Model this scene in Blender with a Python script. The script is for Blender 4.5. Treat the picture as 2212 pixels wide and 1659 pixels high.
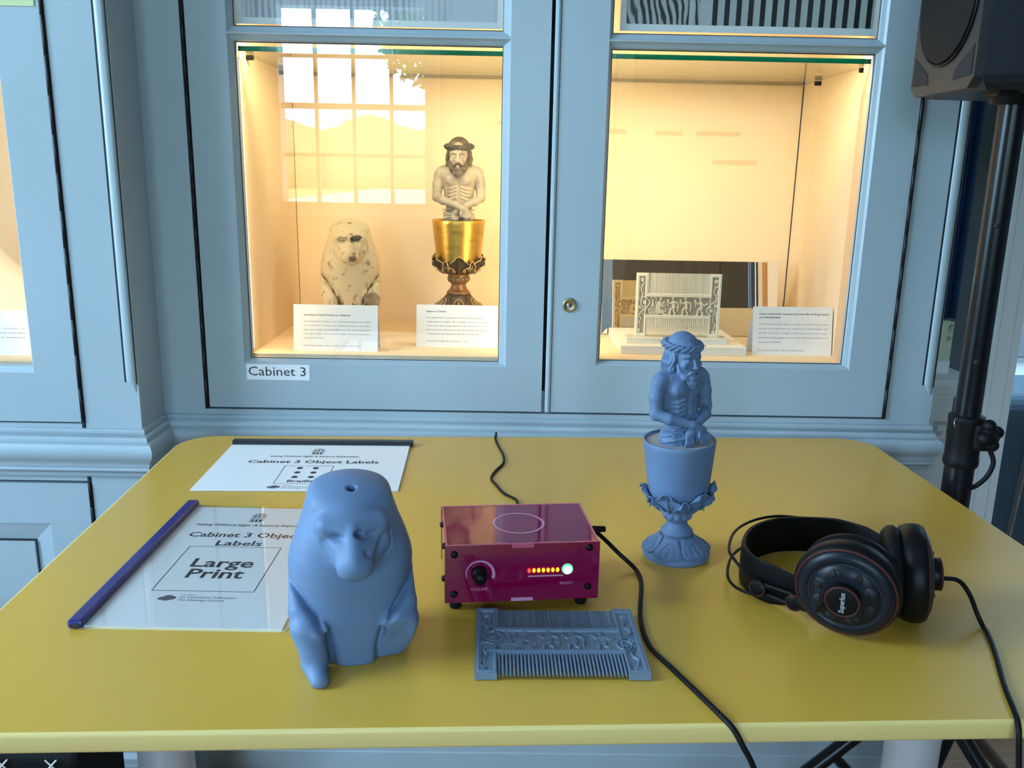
import bpy, bmesh, math, random
import numpy as np
from mathutils import Matrix, Vector, Euler
PI = math.pi
random.seed(7)
sc = bpy.context.scene
for o in list(bpy.data.objects):
    bpy.data.objects.remove(o)
COL = sc.collection

# ------------------------------------------------------------------ camera
TZ = 0.74                      # table top height
CAM = Vector((0.0, 0.0, TZ + 0.455))
pitch, roll, yaw = math.radians(13.6545), math.radians(1.102), math.radians(0.6916)
fw = Vector((math.sin(yaw) * math.cos(pitch), math.cos(yaw) * math.cos(pitch), -math.sin(pitch)))
rt = Vector((math.cos(yaw), -math.sin(yaw), 0))
up = rt.cross(fw)
r2 = rt * math.cos(roll) + up * math.sin(roll)
u2 = up * math.cos(roll) - rt * math.sin(roll)
cd = bpy.data.cameras.new('camera')
cam = bpy.data.objects.new('camera', cd)
COL.objects.link(cam)
cam.matrix_world = Matrix(((r2.x, u2.x, -fw.x, CAM.x), (r2.y, u2.y, -fw.y, CAM.y), (r2.z, u2.z, -fw.z, CAM.z), (0, 0, 0, 1)))
cd.sensor_width = 36.0
cd.lens = 36.0 * 1870.25 / 2212
cd.clip_start = 0.02
sc.camera = cam

# ------------------------------------------------------------------ light and exposure
SKY = 30.0
w = bpy.data.worlds.new('world')
sc.world = w
w.use_nodes = True
bg = w.node_tree.nodes['Background']
bg.inputs[0].default_value = (0.50, 0.755, 1.0, 1)
bg.inputs[1].default_value = SKY
sc.view_settings.view_transform = 'Standard'
sc.view_settings.look = 'None'
sc.view_settings.exposure = 0.0
sc.view_settings.gamma = 1.0
sc.view_settings.use_curve_mapping = False
sc.cycles.max_bounces = 10
sc.cycles.diffuse_bounces = 5
sc.cycles.glossy_bounces = 5
sc.cycles.transmission_bounces = 6
sc.cycles.transparent_max_bounces = 24
sc.cycles.caustics_reflective = False
sc.cycles.caustics_refractive = False
sc.cycles.use_denoising = True
sc.cycles.sample_clamp_indirect = 6.0
LED = 71.0                     # radiance of the warm strips in the cabinets

# the windows of the room: (wall, centre along wall, half width, z0, z1)
RX0, RX1, RY0, RY1, RH = -2.45, 3.4, -3.2, 2.0, 3.3
WINS = [('r', -1.0745, 0.5285, 0.9657, 2.30, 4, 4), ('r', 0.39, 0.27, 0.98, 2.30, 2, 4),
        ('l', 0.42, 0.62, 0.9657, 2.98, 4, 6)]
def portal(loc, rot, sx, sy):
    l = bpy.data.lights.new('window_portal', 'AREA')
    l.shape = 'RECTANGLE'; l.size = sx; l.size_y = sy
    l.cycles.is_portal = True
    o = bpy.data.objects.new('window_portal', l)
    o.location = loc; o.rotation_euler = rot
    COL.objects.link(o)
for (wl, c, hw, z0, z1, nx, nz) in WINS:
    if wl == 'r':
        portal((c, RY0 - 0.02, (z0 + z1) / 2), (PI / 2, 0, 0), 2 * hw, z1 - z0)
    else:
        portal((RX0 - 0.02, c, (z0 + z1) / 2), (PI / 2, 0, -PI / 2), 2 * hw, z1 - z0)

# ------------------------------------------------------------------ materials
def lin(c):
    if isinstance(c, str):
        c = [int(c[i:i + 2], 16) / 255 for i in (0, 2, 4)]
        c = [x / 12.92 if x <= 0.04045 else ((x + 0.055) / 1.055) ** 2.4 for x in c]
    return (c[0], c[1], c[2], 1.0)
def mat(name, col, rough=0.5, metal=0.0, spec=0.5, var=None, bump=None, coat=0.0, em=None, col2=None, stretch=None, thresh=None, detail=4):
    m = bpy.data.materials.new(name)
    m.use_nodes = True
    nt = m.node_tree
    p = nt.nodes['Principled BSDF']
    p.inputs['Base Color'].default_value = lin(col)
    p.inputs['Roughness'].default_value = rough
    p.inputs['Metallic'].default_value = metal
    p.inputs['Specular IOR Level'].default_value = spec
    p.inputs['Coat Weight'].default_value = coat
    p.inputs['Coat Roughness'].default_value = 0.05
    if em:
        p.inputs['Emission Color'].default_value = lin(em[0])
        p.inputs['Emission Strength'].default_value = em[1]
    tc = None
    if var or bump:
        tc = nt.nodes.new('ShaderNodeTexCoord')
        mp = nt.nodes.new('ShaderNodeMapping')
        if stretch: mp.inputs['Scale'].default_value = stretch
        nt.links.new(tc.outputs['Object'], mp.inputs['Vector'])
    if var:                      # var = (scale, amount)
        n = nt.nodes.new('ShaderNodeTexNoise')
        n.inputs['Scale'].default_value = var[0]
        n.inputs['Detail'].default_value = detail
        nt.links.new(mp.outputs[0], n.inputs['Vector'])
        r = nt.nodes.new('ShaderNodeValToRGB')
        t = thresh or (0.3, 0.7)
        r.color_ramp.elements[0].position = t[0]
        r.color_ramp.elements[1].position = t[1]
        a = lin(col)
        if col2 is not None:
            b = lin(col2)
        else:
            b = tuple(min(1, x * (1 + var[1])) for x in a[:3]) + (1,)
            a = tuple(x * (1 - var[1]) for x in a[:3]) + (1,)
        r.color_ramp.elements[0].color = a
        r.color_ramp.elements[1].color = b
        nt.links.new(n.outputs['Fac'], r.inputs[0])
        nt.links.new(r.outputs[0], p.inputs['Base Color'])
    if bump:                     # bump = (scale, strength)
        n2 = nt.nodes.new('ShaderNodeTexNoise')
        n2.inputs['Scale'].default_value = bump[0]
        n2.inputs['Detail'].default_value = 3
        nt.links.new(mp.outputs[0], n2.inputs['Vector'])
        b = nt.nodes.new('ShaderNodeBump')
        b.inputs['Strength'].default_value = bump[1]
        b.inputs['Distance'].default_value = 0.001
        nt.links.new(n2.outputs['Fac'], b.inputs['Height'])
        nt.links.new(b.outputs[0], p.inputs['Normal'])
    return m
def glass_mat(name, tint=(1, 1, 1), ior=1.5, rough=0.0):
    m = bpy.data.materials.new(name)
    m.use_nodes = True
    nt = m.node_tree
    nt.nodes.remove(nt.nodes['Principled BSDF'])
    out = nt.nodes['Material Output']
    t = nt.nodes.new('ShaderNodeBsdfTransparent'); t.inputs[0].default_value = (*tint, 1)
    g = nt.nodes.new('ShaderNodeBsdfGlossy'); g.inputs['Roughness'].default_value = rough
    f = nt.nodes.new('ShaderNodeFresnel'); ge = nt.nodes.new('ShaderNodeNewGeometry'); mr = nt.nodes.new('ShaderNodeMapRange')
    mr.inputs[3].default_value = ior; mr.inputs[4].default_value = 1 / ior       # same reflectance from both faces of the sheet
    nt.links.new(ge.outputs['Backfacing'], mr.inputs[0]); nt.links.new(mr.outputs[0], f.inputs[0])
    mx = nt.nodes.new('ShaderNodeMixShader')
    nt.links.new(f.outputs[0], mx.inputs[0]); nt.links.new(t.outputs[0], mx.inputs[1]); nt.links.new(g.outputs[0], mx.inputs[2])
    nt.links.new(mx.outputs[0], out.inputs[0])
    return m
def emit_mat(name, col, s):
    m = bpy.data.materials.new(name); m.use_nodes = True
    nt = m.node_tree; nt.nodes.remove(nt.nodes['Principled BSDF'])
    e = nt.nodes.new('ShaderNodeEmission'); e.inputs[0].default_value = lin(col); e.inputs[1].default_value = s
    nt.links.new(e.outputs[0], nt.nodes['Material Output'].inputs[0])
    return m

M = {}
M['paint'] = mat('grey_blue_paint', (0.39, 0.475, 0.53), 0.36, var=(6, 0.04), bump=(60, 0.06), stretch=(1, 1, 0.25))
M['gap'] = mat('dark_gap', (0.012, 0.013, 0.016), 0.8)
M['hinge'] = mat('bronzed_steel', (0.022, 0.018, 0.02), 0.35, metal=0.6)
M['lining'] = mat('cream_lining', (0.80, 0.63, 0.43), 0.85, var=(3, 0.03), bump=(400, 0.1))
M['glass'] = glass_mat('pane_glass', (0.985, 0.99, 0.985))
M['shelf_glass'] = glass_mat('shelf_glass', (0.93, 0.97, 0.94))
M['shelf_edge'] = mat('green_glass_edge', (0.0, 0.016, 0.011), 0.10)
M['led'] = emit_mat('warm_strip', (1.0, 0.77, 0.44), LED)
M['led_rail'] = emit_mat('warm_rail_strip', (1.0, 0.80, 0.50), LED * 2.1)
M['brass'] = mat('worn_brass', (0.42, 0.35, 0.20), 0.32, metal=1.0)
M['steel'] = mat('bright_steel', (0.6, 0.6, 0.62), 0.25, metal=1.0)
M['paper'] = mat('white_paper', (0.86, 0.86, 0.88), 0.6)
M['cardpaper'] = mat('card_paper', (0.84, 0.83, 0.81), 0.7)
M['printpaper'] = mat('glossy_photo_paper', (0.95, 0.95, 0.96), 0.5)
M['ink'] = mat('black_ink', (0.022, 0.022, 0.026), 0.6)
M['greyink'] = mat('grey_ink', (0.10, 0.10, 0.12), 0.6)
M['lightink'] = mat('pale_ink', (0.15, 0.17, 0.21), 0.6)
M['yellow'] = mat('yellow_laminate', (0.655, 0.385, 0.050), 0.31, spec=0.65, bump=(900, 0.03))
M['yellow_edge'] = mat('yellow_edging', (0.80, 0.60, 0.22), 0.4)
M['alu'] = mat('silver_coat', (0.55, 0.56, 0.60), 0.38, metal=0.2)
M['blueprint'] = mat('blue_resin', (0.135, 0.212, 0.355), 0.55, spec=0.35, bump=(700, 0.12))
M['blue2'] = mat('blue_resin_worn', (0.116, 0.180, 0.300), 0.55, spec=0.35, var=(30, 0.05))
M['ltop'] = mat('unpainted_resin', (0.38, 0.36, 0.37), 0.6, var=(60, 0.12))
M['black'] = mat('black_plastic', (0.0045, 0.0045, 0.005), 0.42, spec=0.16)
M['blackm'] = mat('matte_black', (0.012, 0.012, 0.014), 0.7)
M['rubber'] = mat('black_rubber', (0.005, 0.005, 0.006), 0.5, spec=0.18)
M['leather'] = mat('black_leatherette', (0.004, 0.004, 0.0045), 0.5, spec=0.16, bump=(500, 0.25))
M['navyp'] = mat('dark_blue_grey_plastic', (0.007, 0.010, 0.017), 0.36, spec=0.25)
M['redring'] = mat('dull_red_plastic', (0.055, 0.011, 0.009), 0.55, spec=0.3)
M['silverink'] = mat('silver_ink', (0.32, 0.38, 0.45), 0.5)
M['magenta'] = mat('magenta_acrylic', (0.21, 0.0, 0.043), 0.06, spec=0.6)
M['magedge'] = mat('pink_acrylic_edge', (0.55, 0.09, 0.17), 0.35)
M['engrave'] = mat('frosted_engraving', (0.60, 0.25, 0.42), 0.7)
M['wood'] = mat('oak_floor', (0.40, 0.22, 0.12), 0.35, var=(14, 0.25), stretch=(1, 9, 9))
M['wall'] = mat('grey_green_wall_paint', (0.20, 0.225, 0.225), 0.8)
M['white'] = mat('white_gloss_paint', (0.80, 0.82, 0.82), 0.35)
M['ceil'] = mat('ceiling_white', (0.50, 0.50, 0.49), 0.9)
M['navy'] = mat('navy_binding', (0.022, 0.022, 0.16), 0.28)
M['binder_black'] = mat('black_binding', (0.010, 0.011, 0.016), 0.28)
M['cover'] = glass_mat('clear_cover', (0.99, 0.99, 0.985), 1.36, 0.03)
M['mirror'] = mat('mirror_silver', (0.92, 0.93, 0.92), 0.0, metal=1.0)
M['gold'] = mat('gold_leaf', (0.58, 0.36, 0.075), 0.34, metal=0.9, var=(26, 0.3), col2=(0.30, 0.19, 0.05), thresh=(0.52, 0.78), bump=(60, 0.6), stretch=(1, 1, 3))
M['dkwood'] = mat('dark_stained_wood', (0.055, 0.034, 0.018), 0.45, var=(50, 0.4))
M['gilt'] = mat('rubbed_gilding', (0.55, 0.38, 0.15), 0.4, metal=0.4, var=(90, 0.25))
M['flesh'] = mat('aged_flesh_paint', (0.37, 0.305, 0.225), 0.5, var=(38, 0.3), col2=(0.24, 0.20, 0.16), thresh=(0.42, 0.74), detail=8)
M['cloth'] = mat('aged_pale_cloth_paint', (0.46, 0.41, 0.30), 0.55, var=(45, 0.3), col2=(0.17, 0.13, 0.10), thresh=(0.55, 0.75))
M['hairp'] = mat('brown_painted_hair', (0.100, 0.076, 0.052), 0.5, var=(80, 0.35))
M['thorn'] = mat('dark_green_brown_thorn', (0.070, 0.064, 0.046), 0.55, var=(60, 0.3))
M['stone'] = mat('cream_limestone', (0.56, 0.47, 0.315), 0.75, var=(70, 0.3), col2=(0.12, 0.09, 0.06), thresh=(0.57, 0.72), detail=10, bump=(200, 0.3))
M['stonebrk'] = mat('broken_stone', (0.30, 0.24, 0.17), 0.85, var=(70, 0.45), detail=8, bump=(200, 0.6))
M['board'] = mat('cream_board', (0.80, 0.76, 0.68), 0.7)
M['acrylic'] = mat('frosted_acrylic_block', (0.80, 0.78, 0.70), 0.15)
M['card_green'] = mat('lime_paper', (0.62, 0.68, 0.36), 0.7)
M['marble'] = mat('white_marble', (0.80, 0.78, 0.70), 0.5)
M['spk'] = mat('speaker_plastic', (0.016, 0.018, 0.024), 0.45, spec=0.3, bump=(300, 0.2))
M['spkface'] = mat('speaker_baffle', (0.040, 0.037, 0.036), 0.45, spec=0.35)
M['grille'] = mat('speaker_grille', (0.006, 0.007, 0.009), 0.6, spec=0.2, bump=(900, 0.6))
M['pole'] = mat('black_pole', (0.0045, 0.005, 0.007), 0.28, spec=0.3)
M['teal'] = mat('dark_teal_fabric', (0.022, 0.045, 0.066), 0.85, bump=(700, 0.3))
M['bluecloth'] = mat('royal_blue_cloth', (0.004, 0.03, 0.11), 0.85)
M['taupe'] = mat('taupe_paint', (0.10, 0.12, 0.14), 0.6)
M['plaster'] = mat('white_carved_plaster', (0.66, 0.68, 0.67), 0.6)
M['grass'] = mat('lawn', (0.16, 0.25, 0.05), 0.9, var=(3, 0.4))
M['deck'] = mat('pale_boards', (0.55, 0.53, 0.55), 0.7)
M['leaf'] = mat('tree_leaves', (0.09, 0.14, 0.03), 0.7, var=(6, 0.5))
M['bark'] = mat('bark', (0.09, 0.07, 0.05), 0.9)
M['sofa'] = mat('dark_brown_wood', (0.045, 0.032, 0.022), 0.5, var=(10, 0.2))

# ivory: the ground of the relief is stained brown, the raised carving is cream
def ivory():
    m = mat('carved_ivory', (0.86, 0.80, 0.64), 0.45)
    nt = m.node_tree; p = nt.nodes['Principled BSDF']
    a = nt.nodes.new('ShaderNodeAttribute'); a.attribute_name = 'stain'
    r = nt.nodes.new('ShaderNodeValToRGB')
    r.color_ramp.elements[0].color = (0.86, 0.80, 0.64, 1)
    r.color_ramp.elements[1].color = (0.36, 0.29, 0.20, 1)
    nt.links.new(a.outputs['Fac'], r.inputs[0]); nt.links.new(r.outputs[0], p.inputs['Base Color'])
    return m
M['ivory'] = ivory()
M['bluecomb'] = mat('blue_resin_comb', (0.155, 0.228, 0.325), 0.42, spec=0.45)

# ------------------------------------------------------------------ helpers
def tag(o, label=None, cat=None, group=None, kind=None):
    if label: o['label'] = label
    if cat: o['category'] = cat
    if group: o['group'] = group
    if kind: o['kind'] = kind
    return o
def thing(name, loc, label, cat, rot=(0, 0, 0), group=None):
    o = bpy.data.objects.new(name, None)
    o.empty_display_size = 0.02
    COL.objects.link(o)
    o.location = loc; o.rotation_euler = rot
    return tag(o, label, cat, group)
def link(name, me, parent=None, loc=None, rot=None, label=None, kind=None):
    o = bpy.data.objects.new(name, me)
    COL.objects.link(o)
    if parent: o.parent = parent
    if loc is not None: o.location = loc
    if rot is not None: o.rotation_euler = rot
    if label: o['label'] = label
    if kind: o['kind'] = kind
    return o
def wloc(o):
    v = Vector((0, 0, 0))
    while o:
        v += o.location; o = o.parent
    return v
class MB:
    """collects shapes; build() links them as one mesh object"""
    def __init__(s): s.v = []; s.f = []; s.sm = []
    def add(s, vs, fs, smooth=False):
        b = len(s.v); s.v += [tuple(v) for v in vs]
        s.f += [tuple(b + i for i in f) for f in fs]; s.sm += [smooth] * len(fs)
        return s
    def box(s, x0, x1, y0, y1, z0, z1):
        vs = [(x, y, z) for x in (x0, x1) for y in (y0, y1) for z in (z0, z1)]
        return s.add(vs, [(0, 1, 3, 2), (4, 6, 7, 5), (0, 4, 5, 1), (2, 3, 7, 6), (0, 2, 6, 4), (1, 5, 7, 3)])
    def rbox(s, x0, x1, y0, y1, z0, z1, r=0.003, seg=2):
        bm = bmesh.new()
        bmesh.ops.create_cube(bm, size=1.0)
        for v in bm.verts:
            v.co = Vector(((x0 + x1) / 2 + v.co.x * (x1 - x0), (y0 + y1) / 2 + v.co.y * (y1 - y0), (z0 + z1) / 2 + v.co.z * (z1 - z0)))
        bmesh.ops.bevel(bm, geom=list(bm.edges), offset=r, segments=seg, affect='EDGES', profile=0.5)
        bm.verts.index_update()
        s.add([v.co for v in bm.verts], [tuple(v.index for v in f.verts) for f in bm.faces], False)
        bm.free(); return s
    def prism(s, pts, z0, z1, axis='z'):
        """extrude a polygon: axis z uses (x,y); axis y uses (x,z); axis x uses (y,z)"""
        n = len(pts)
        def P(p, t): return {'z': (p[0], p[1], t), 'y': (p[0], t, p[1]), 'x': (t, p[0], p[1])}[axis]
        vs = [P(p, z0) for p in pts] + [P(p, z1) for p in pts]
        fs = [(i, (i + 1) % n, n + (i + 1) % n, n + i) for i in range(n)]
        fs += [tuple(range(n - 1, -1, -1)), tuple(range(n, 2 * n))]
        return s.add(vs, fs)
    def lathe(s, prof, c=(0, 0, 0), n=32, axis=(0, 0, 1), smooth=True, cap=True):
        """prof = [(r, h)] along axis"""
        a = Vector(axis).normalized()
        t = Vector((1, 0, 0)) if abs(a.x) < 0.9 else Vector((0, 1, 0))
        e1 = (t - a * t.dot(a)).normalized(); e2 = a.cross(e1)
        c = Vector(c); vs = []; fs = []
        for (r, h) in prof:
            for i in range(n):
                q = 2 * PI * i / n
                vs.append(c + a * h + (e1 * math.cos(q) + e2 * math.sin(q)) * r)
        for j in range(len(prof) - 1):
            for i in range(n):
                fs.append((j * n + i, j * n + (i + 1) % n, (j + 1) * n + (i + 1) % n, (j + 1) * n + i))
        s.add(vs, fs, smooth)
        if cap:
            k = len(prof) - 1
            s.add([vs[i] for i in range(n)], [tuple(range(n - 1, -1, -1))])
            s.add([vs[k * n + i] for i in range(n)], [tuple(range(n))])
        return s
    def cyl(s, a, b, r, r1=None, n=16):
        a, b = Vector(a), Vector(b)
        return s.lathe([(r, 0), (r if r1 is None else r1, (b - a).length)], a, n, b - a)
    def tube(s, pts, r, n=8, closed=False):
        pts = [Vector(p) for p in pts]; k = len(pts)
        rr = r if hasattr(r, '__len__') else [r] * k
        vs = []; fs = []; prev = None
        for i, p in enumerate(pts):
            a = pts[(i - 1) % k] if (closed or i) else pts[0]
            b = pts[(i + 1) % k] if (closed or i < k - 1) else pts[-1]
            d = (b - a).normalized()
            if prev is None:
                t = Vector((0, 0, 1)) if abs(d.z) < 0.9 else Vector((1, 0, 0))
            else: t = prev
            e1 = (t - d * t.dot(d)).normalized(); e2 = d.cross(e1); prev = e1
            for j in range(n):
                q = 2 * PI * j / n
                vs.append(p + (e1 * math.cos(q) + e2 * math.sin(q)) * rr[i])
        for i in range(k if closed else k - 1):
            i2 = (i + 1) % k
            for j in range(n):
                fs.append((i * n + j, i * n + (j + 1) % n, i2 * n + (j + 1) % n, i2 * n + j))
        s.add(vs, fs, True)
        if not closed:
            s.add(vs[:n], [tuple(range(n - 1, -1, -1))]); s.add(vs[-n:], [tuple(range(n))])
        return s
    def ball(s, c, r, n=14, sq=(1, 1, 1)):
        c = Vector(c); m = max(6, n // 2); vs = []; fs = []
        for i in range(m + 1):
            th = PI * i / m
            for j in range(n):
                q = 2 * PI * j / n
                vs.append(c + Vector((math.sin(th) * math.cos(q) * sq[0], math.sin(th) * math.sin(q) * sq[1], math.cos(th) * sq[2])) * r)
        for i in range(m):
            for j in range(n):
                fs.append((i * n + j, (i + 1) * n + j, (i + 1) * n + (j + 1) % n, i * n + (j + 1) % n))
        return s.add(vs, fs, True)
    def torus(s, c, R, r, axis=(0, 0, 1), n=40, m=10):
        a = Vector(axis).normalized()
        t = Vector((1, 0, 0)) if abs(a.x) < 0.9 else Vector((0, 1, 0))
        e1 = (t - a * t.dot(a)).normalized(); e2 = a.cross(e1); c = Vector(c)
        vs = []; fs = []
        for i in range(n):
            q = 2 * PI * i / n; d = e1 * math.cos(q) + e2 * math.sin(q)
            for j in range(m):
                g = 2 * PI * j / m
                vs.append(c + d * (R + r * math.cos(g)) + a * (r * math.sin(g)))
        for i in range(n):
            for j in range(m):
                fs.append((i * m + j, ((i + 1) % n) * m + j, ((i + 1) % n) * m + (j + 1) % m, i * m + (j + 1) % m))
        return s.add(vs, fs, True)
    def sweep(s, path, prof):
        """profile [(outward, z)] along a plan path, outward on the right-hand side, mitred"""
        k = len(path); vs = []; fs = []
        P2 = [Vector((p[0], p[1])) for p in path]
        for i in range(k):
            d0 = (P2[i] - P2[i - 1]).normalized() if i else (P2[1] - P2[0]).normalized()
            d1 = (P2[i + 1] - P2[i]).normalized() if i < k - 1 else d0
            n0 = Vector((d0.y, -d0.x)); n1 = Vector((d1.y, -d1.x))
            mN = (n0 + n1); mN = mN / max(1e-6, mN.dot(n0))
            for (o, z) in prof:
                q = P2[i] + mN * o; vs.append((q.x, q.y, z))
        m = len(prof)
        for i in range(k - 1):
            for j in range(m - 1):
                fs.append((i * m + j, i * m + j + 1, (i + 1) * m + j + 1, (i + 1) * m + j))
        fs.append(tuple(range(m))); fs.append(tuple((k - 1) * m + j for j in range(m - 1, -1, -1)))
        return s.add(vs, fs)
    def mesh(s, name, mt, org=None):
        me = bpy.data.meshes.new(name)
        vs = s.v
        if org is not None: vs = [(v[0] - org[0], v[1] - org[1], v[2] - org[2]) for v in vs]
        me.from_pydata(vs, [], s.f)
        bm = bmesh.new(); bm.from_mesh(me); bmesh.ops.recalc_face_normals(bm, faces=bm.faces); bm.to_mesh(me); bm.free()
        if any(s.sm):
            me.polygons.foreach_set('use_smooth', s.sm)
        if mt: me.materials.append(mt)
        return me
    def build(s, name, mt, parent=None, org='auto', label=None, kind=None):
        if org == 'auto': org = wloc(parent) if parent else None
        return link(name, s.mesh(name, mt, org), parent, label=label, kind=kind)
def struct(name, mb, mt):
    return tag(mb.build(name, mt), kind='structure')
def catmull(pts, n=8, closed=False):
    P = [Vector(p) for p in pts]; k = len(P); out = []
    rng = k if closed else k - 1
    for i in range(rng):
        p0 = P[(i - 1) % k] if (closed or i) else P[0]
        p1 = P[i]; p2 = P[(i + 1) % k]
        p3 = P[(i + 2) % k] if (closed or i < k - 2) else P[-1]
        for j in range(n):
            t = j / n
            out.append(0.5 * ((2 * p1) + (p2 - p0) * t + (2 * p0 - 5 * p1 + 4 * p2 - p3) * t * t + (3 * p1 - p0 - 3 * p2 + p3) * t ** 3))
    if not closed: out.append(P[-1])
    return out

# flat lettering: list of (string, x, y, cap height, width or None, bold, align)
_fc = {}
def glyphs(txt, bold):
    k = (txt, bold)
    if k in _fc: return _fc[k]
    c = bpy.data.curves.new('lettering', 'FONT')
    c.body = txt; c.size = 1.0; c.resolution_u = 2
    if bold: c.offset = 0.020
    o = bpy.data.objects.new('lettering', c)
    me = bpy.data.meshes.new_from_object(o)
    n = len(me.vertices); co = np.zeros(n * 3); me.vertices.foreach_get('co', co); co = co.reshape(-1, 3)
    fs = [tuple(p.vertices) for p in me.polygons]
    bpy.data.objects.remove(o); bpy.data.curves.remove(c); bpy.data.meshes.remove(me)
    _fc[k] = (co, fs)
    return _fc[k]
CAPH = 0.70
def lettering(name, lines, mt, parent, mtx=None, z=0.0):
    mb = MB()
    for (t, x, y, cap, wd, bold, al) in lines:
        co, fs = glyphs(t, bold)
        if len(co) == 0: continue
        x0, x1 = co[:, 0].min(), co[:, 0].max()
        sy = cap / CAPH
        sx = wd / (x1 - x0) if wd else sy
        L = (x1 - x0) * sx
        ox = x - (0 if al == 'l' else L / 2 if al == 'c' else L)
        vs = [((a[0] - x0) * sx + ox, a[1] * sy + y, z) for a in co]
        mb.add(vs, fs)
    me = bpy.data.meshes.new(name); me.from_pydata(mb.v, [], mb.f); me.materials.append(mt)
    o = link(name, me, parent)
    if mtx is not None: o.matrix_local = mtx
    return o

# ------------------------------------------------------------------ signed distance fields -> smooth meshes
class Field:
    def __init__(s, lo, hi, h):
        s.lo = np.array(lo, np.float64); s.h = h
        s.n = [int(math.ceil((b - a) / h)) + 1 for a, b in zip(lo, hi)]
        s.ax = [(s.lo[i] + h * np.arange(s.n[i])).astype(np.float32) for i in range(3)]
        s.V = np.full(s.n, 0.5, np.float32)
    def sub(s, lo, hi):
        sl = []
        for i in range(3):
            a = max(0, int((lo[i] - s.lo[i]) / s.h)); b = min(s.n[i], int((hi[i] - s.lo[i]) / s.h) + 2)
            sl.append(slice(a, max(a, b)))
        X = s.ax[0][sl[0]][:, None, None]; Y = s.ax[1][sl[1]][None, :, None]; Z = s.ax[2][sl[2]][None, None, :]
        return tuple(sl), X, Y, Z
    def _op(s, fn, lo, hi, k, cut):
        pad = k + 4 * s.h
        sl, X, Y, Z = s.sub([a - pad for a in lo], [a + pad for a in hi])
        if 0 in [q.stop - q.start for q in sl]: return s
        d = fn(X, Y, Z); a = s.V[sl]
        if cut: d = -d
        if k <= 0:
            s.V[sl] = np.maximum(a, d) if cut else np.minimum(a, d)
        elif cut:
            h = np.clip(0.5 - 0.5 * (a - d) / k, 0, 1); s.V[sl] = a + (d - a) * h + k * h * (1 - h)
        else:
            h = np.clip(0.5 + 0.5 * (a - d) / k, 0, 1); s.V[sl] = a + (d - a) * h - k * h * (1 - h)
        return s
    def ell(s, c, r, k=0.0, cut=False, rz=0.0, rx=0.0):
        cz, sz, cx, sx = math.cos(rz), math.sin(rz), math.cos(rx), math.sin(rx)
        def fn(X, Y, Z):
            x, y, z = X - c[0], Y - c[1], Z - c[2]
            if rz: x, y = x * cz + y * sz, -x * sz + y * cz
            if rx: y, z = y * cx + z * sx, -y * sx + z * cx
            k0 = np.sqrt((x / r[0]) ** 2 + (y / r[1]) ** 2 + (z / r[2]) ** 2) + 1e-9
            k1 = np.sqrt((x / r[0] ** 2) ** 2 + (y / r[1] ** 2) ** 2 + (z / r[2] ** 2) ** 2) + 1e-9
            return k0 * (k0 - 1.0) / k1
        R = max(r) if (rz or rx) else None
        rr = (R, R, R) if R else r
        return s._op(fn, [c[i] - rr[i] for i in range(3)], [c[i] + rr[i] for i in range(3)], k, cut)
    def cap(s, a, b, ra, rb=None, k=0.0, cut=False):
        rb = ra if rb is None else rb
        ab = [b[i] - a[i] for i in range(3)]; L = sum(q * q for q in ab) or 1e-9
        def fn(X, Y, Z):
            x, y, z = X - a[0], Y - a[1], Z - a[2]
            t = np.clip((x * ab[0] + y * ab[1] + z * ab[2]) / L, 0, 1)
            return np.sqrt((x - t * ab[0]) ** 2 + (y - t * ab[1]) ** 2 + (z - t * ab[2]) ** 2) - (ra + (rb - ra) * t)
        m = max(ra, rb)
        return s._op(fn, [min(a[i], b[i]) - m for i in range(3)], [max(a[i], b[i]) + m for i in range(3)], k, cut)
    def path(s, pts, r, k=0.0, cut=False):
        rr = r if hasattr(r, '__len__') else [r] * len(pts)
        for i in range(len(pts) - 1): s.cap(pts[i], pts[i + 1], rr[i], rr[i + 1], k, cut)
        return s
    def rbx(s, c, hf, rd, k=0.0, cut=False, taper=0.0):
        def fn(X, Y, Z):
            sc_ = 1.0 - taper * (Z - c[2]) / max(hf[2], 1e-6)
            qx = np.abs(X - c[0]) / sc_ - (hf[0] - rd); qy = np.abs(Y - c[1]) / sc_ - (hf[1] - rd); qz = np.abs(Z - c[2]) - (hf[2] - rd)
            return np.sqrt(np.maximum(qx, 0) ** 2 + np.maximum(qy, 0) ** 2 + np.maximum(qz, 0) ** 2) + np.minimum(np.maximum(qx, np.maximum(qy, qz)), 0) - rd
        return s._op(fn, [c[i] - hf[i] * 1.3 for i in range(3)], [c[i] + hf[i] * 1.3 for i in range(3)], k, cut)
    def half(s, nrm, d, k=0.0):
        """remove the side where p.n > d"""
        sl = tuple(slice(0, n) for n in s.n)
        X = s.ax[0][:, None, None]; Y = s.ax[1][None, :, None]; Z = s.ax[2][None, None, :]
        D = X * nrm[0] + Y * nrm[1] + Z * nrm[2] - d
        a = s.V
        if k <= 0: s.V = np.maximum(a, D)
        else:
            h = np.clip(0.5 - 0.5 * (a - D) / k, 0, 1); s.V = a + (D - a) * h + k * h * (1 - h)
        return s
    def disp(s, lo, hi, fn):
        sl, X, Y, Z = s.sub(lo, hi); s.V[sl] = s.V[sl] + fn(X, Y, Z).astype(np.float32); return s
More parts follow.
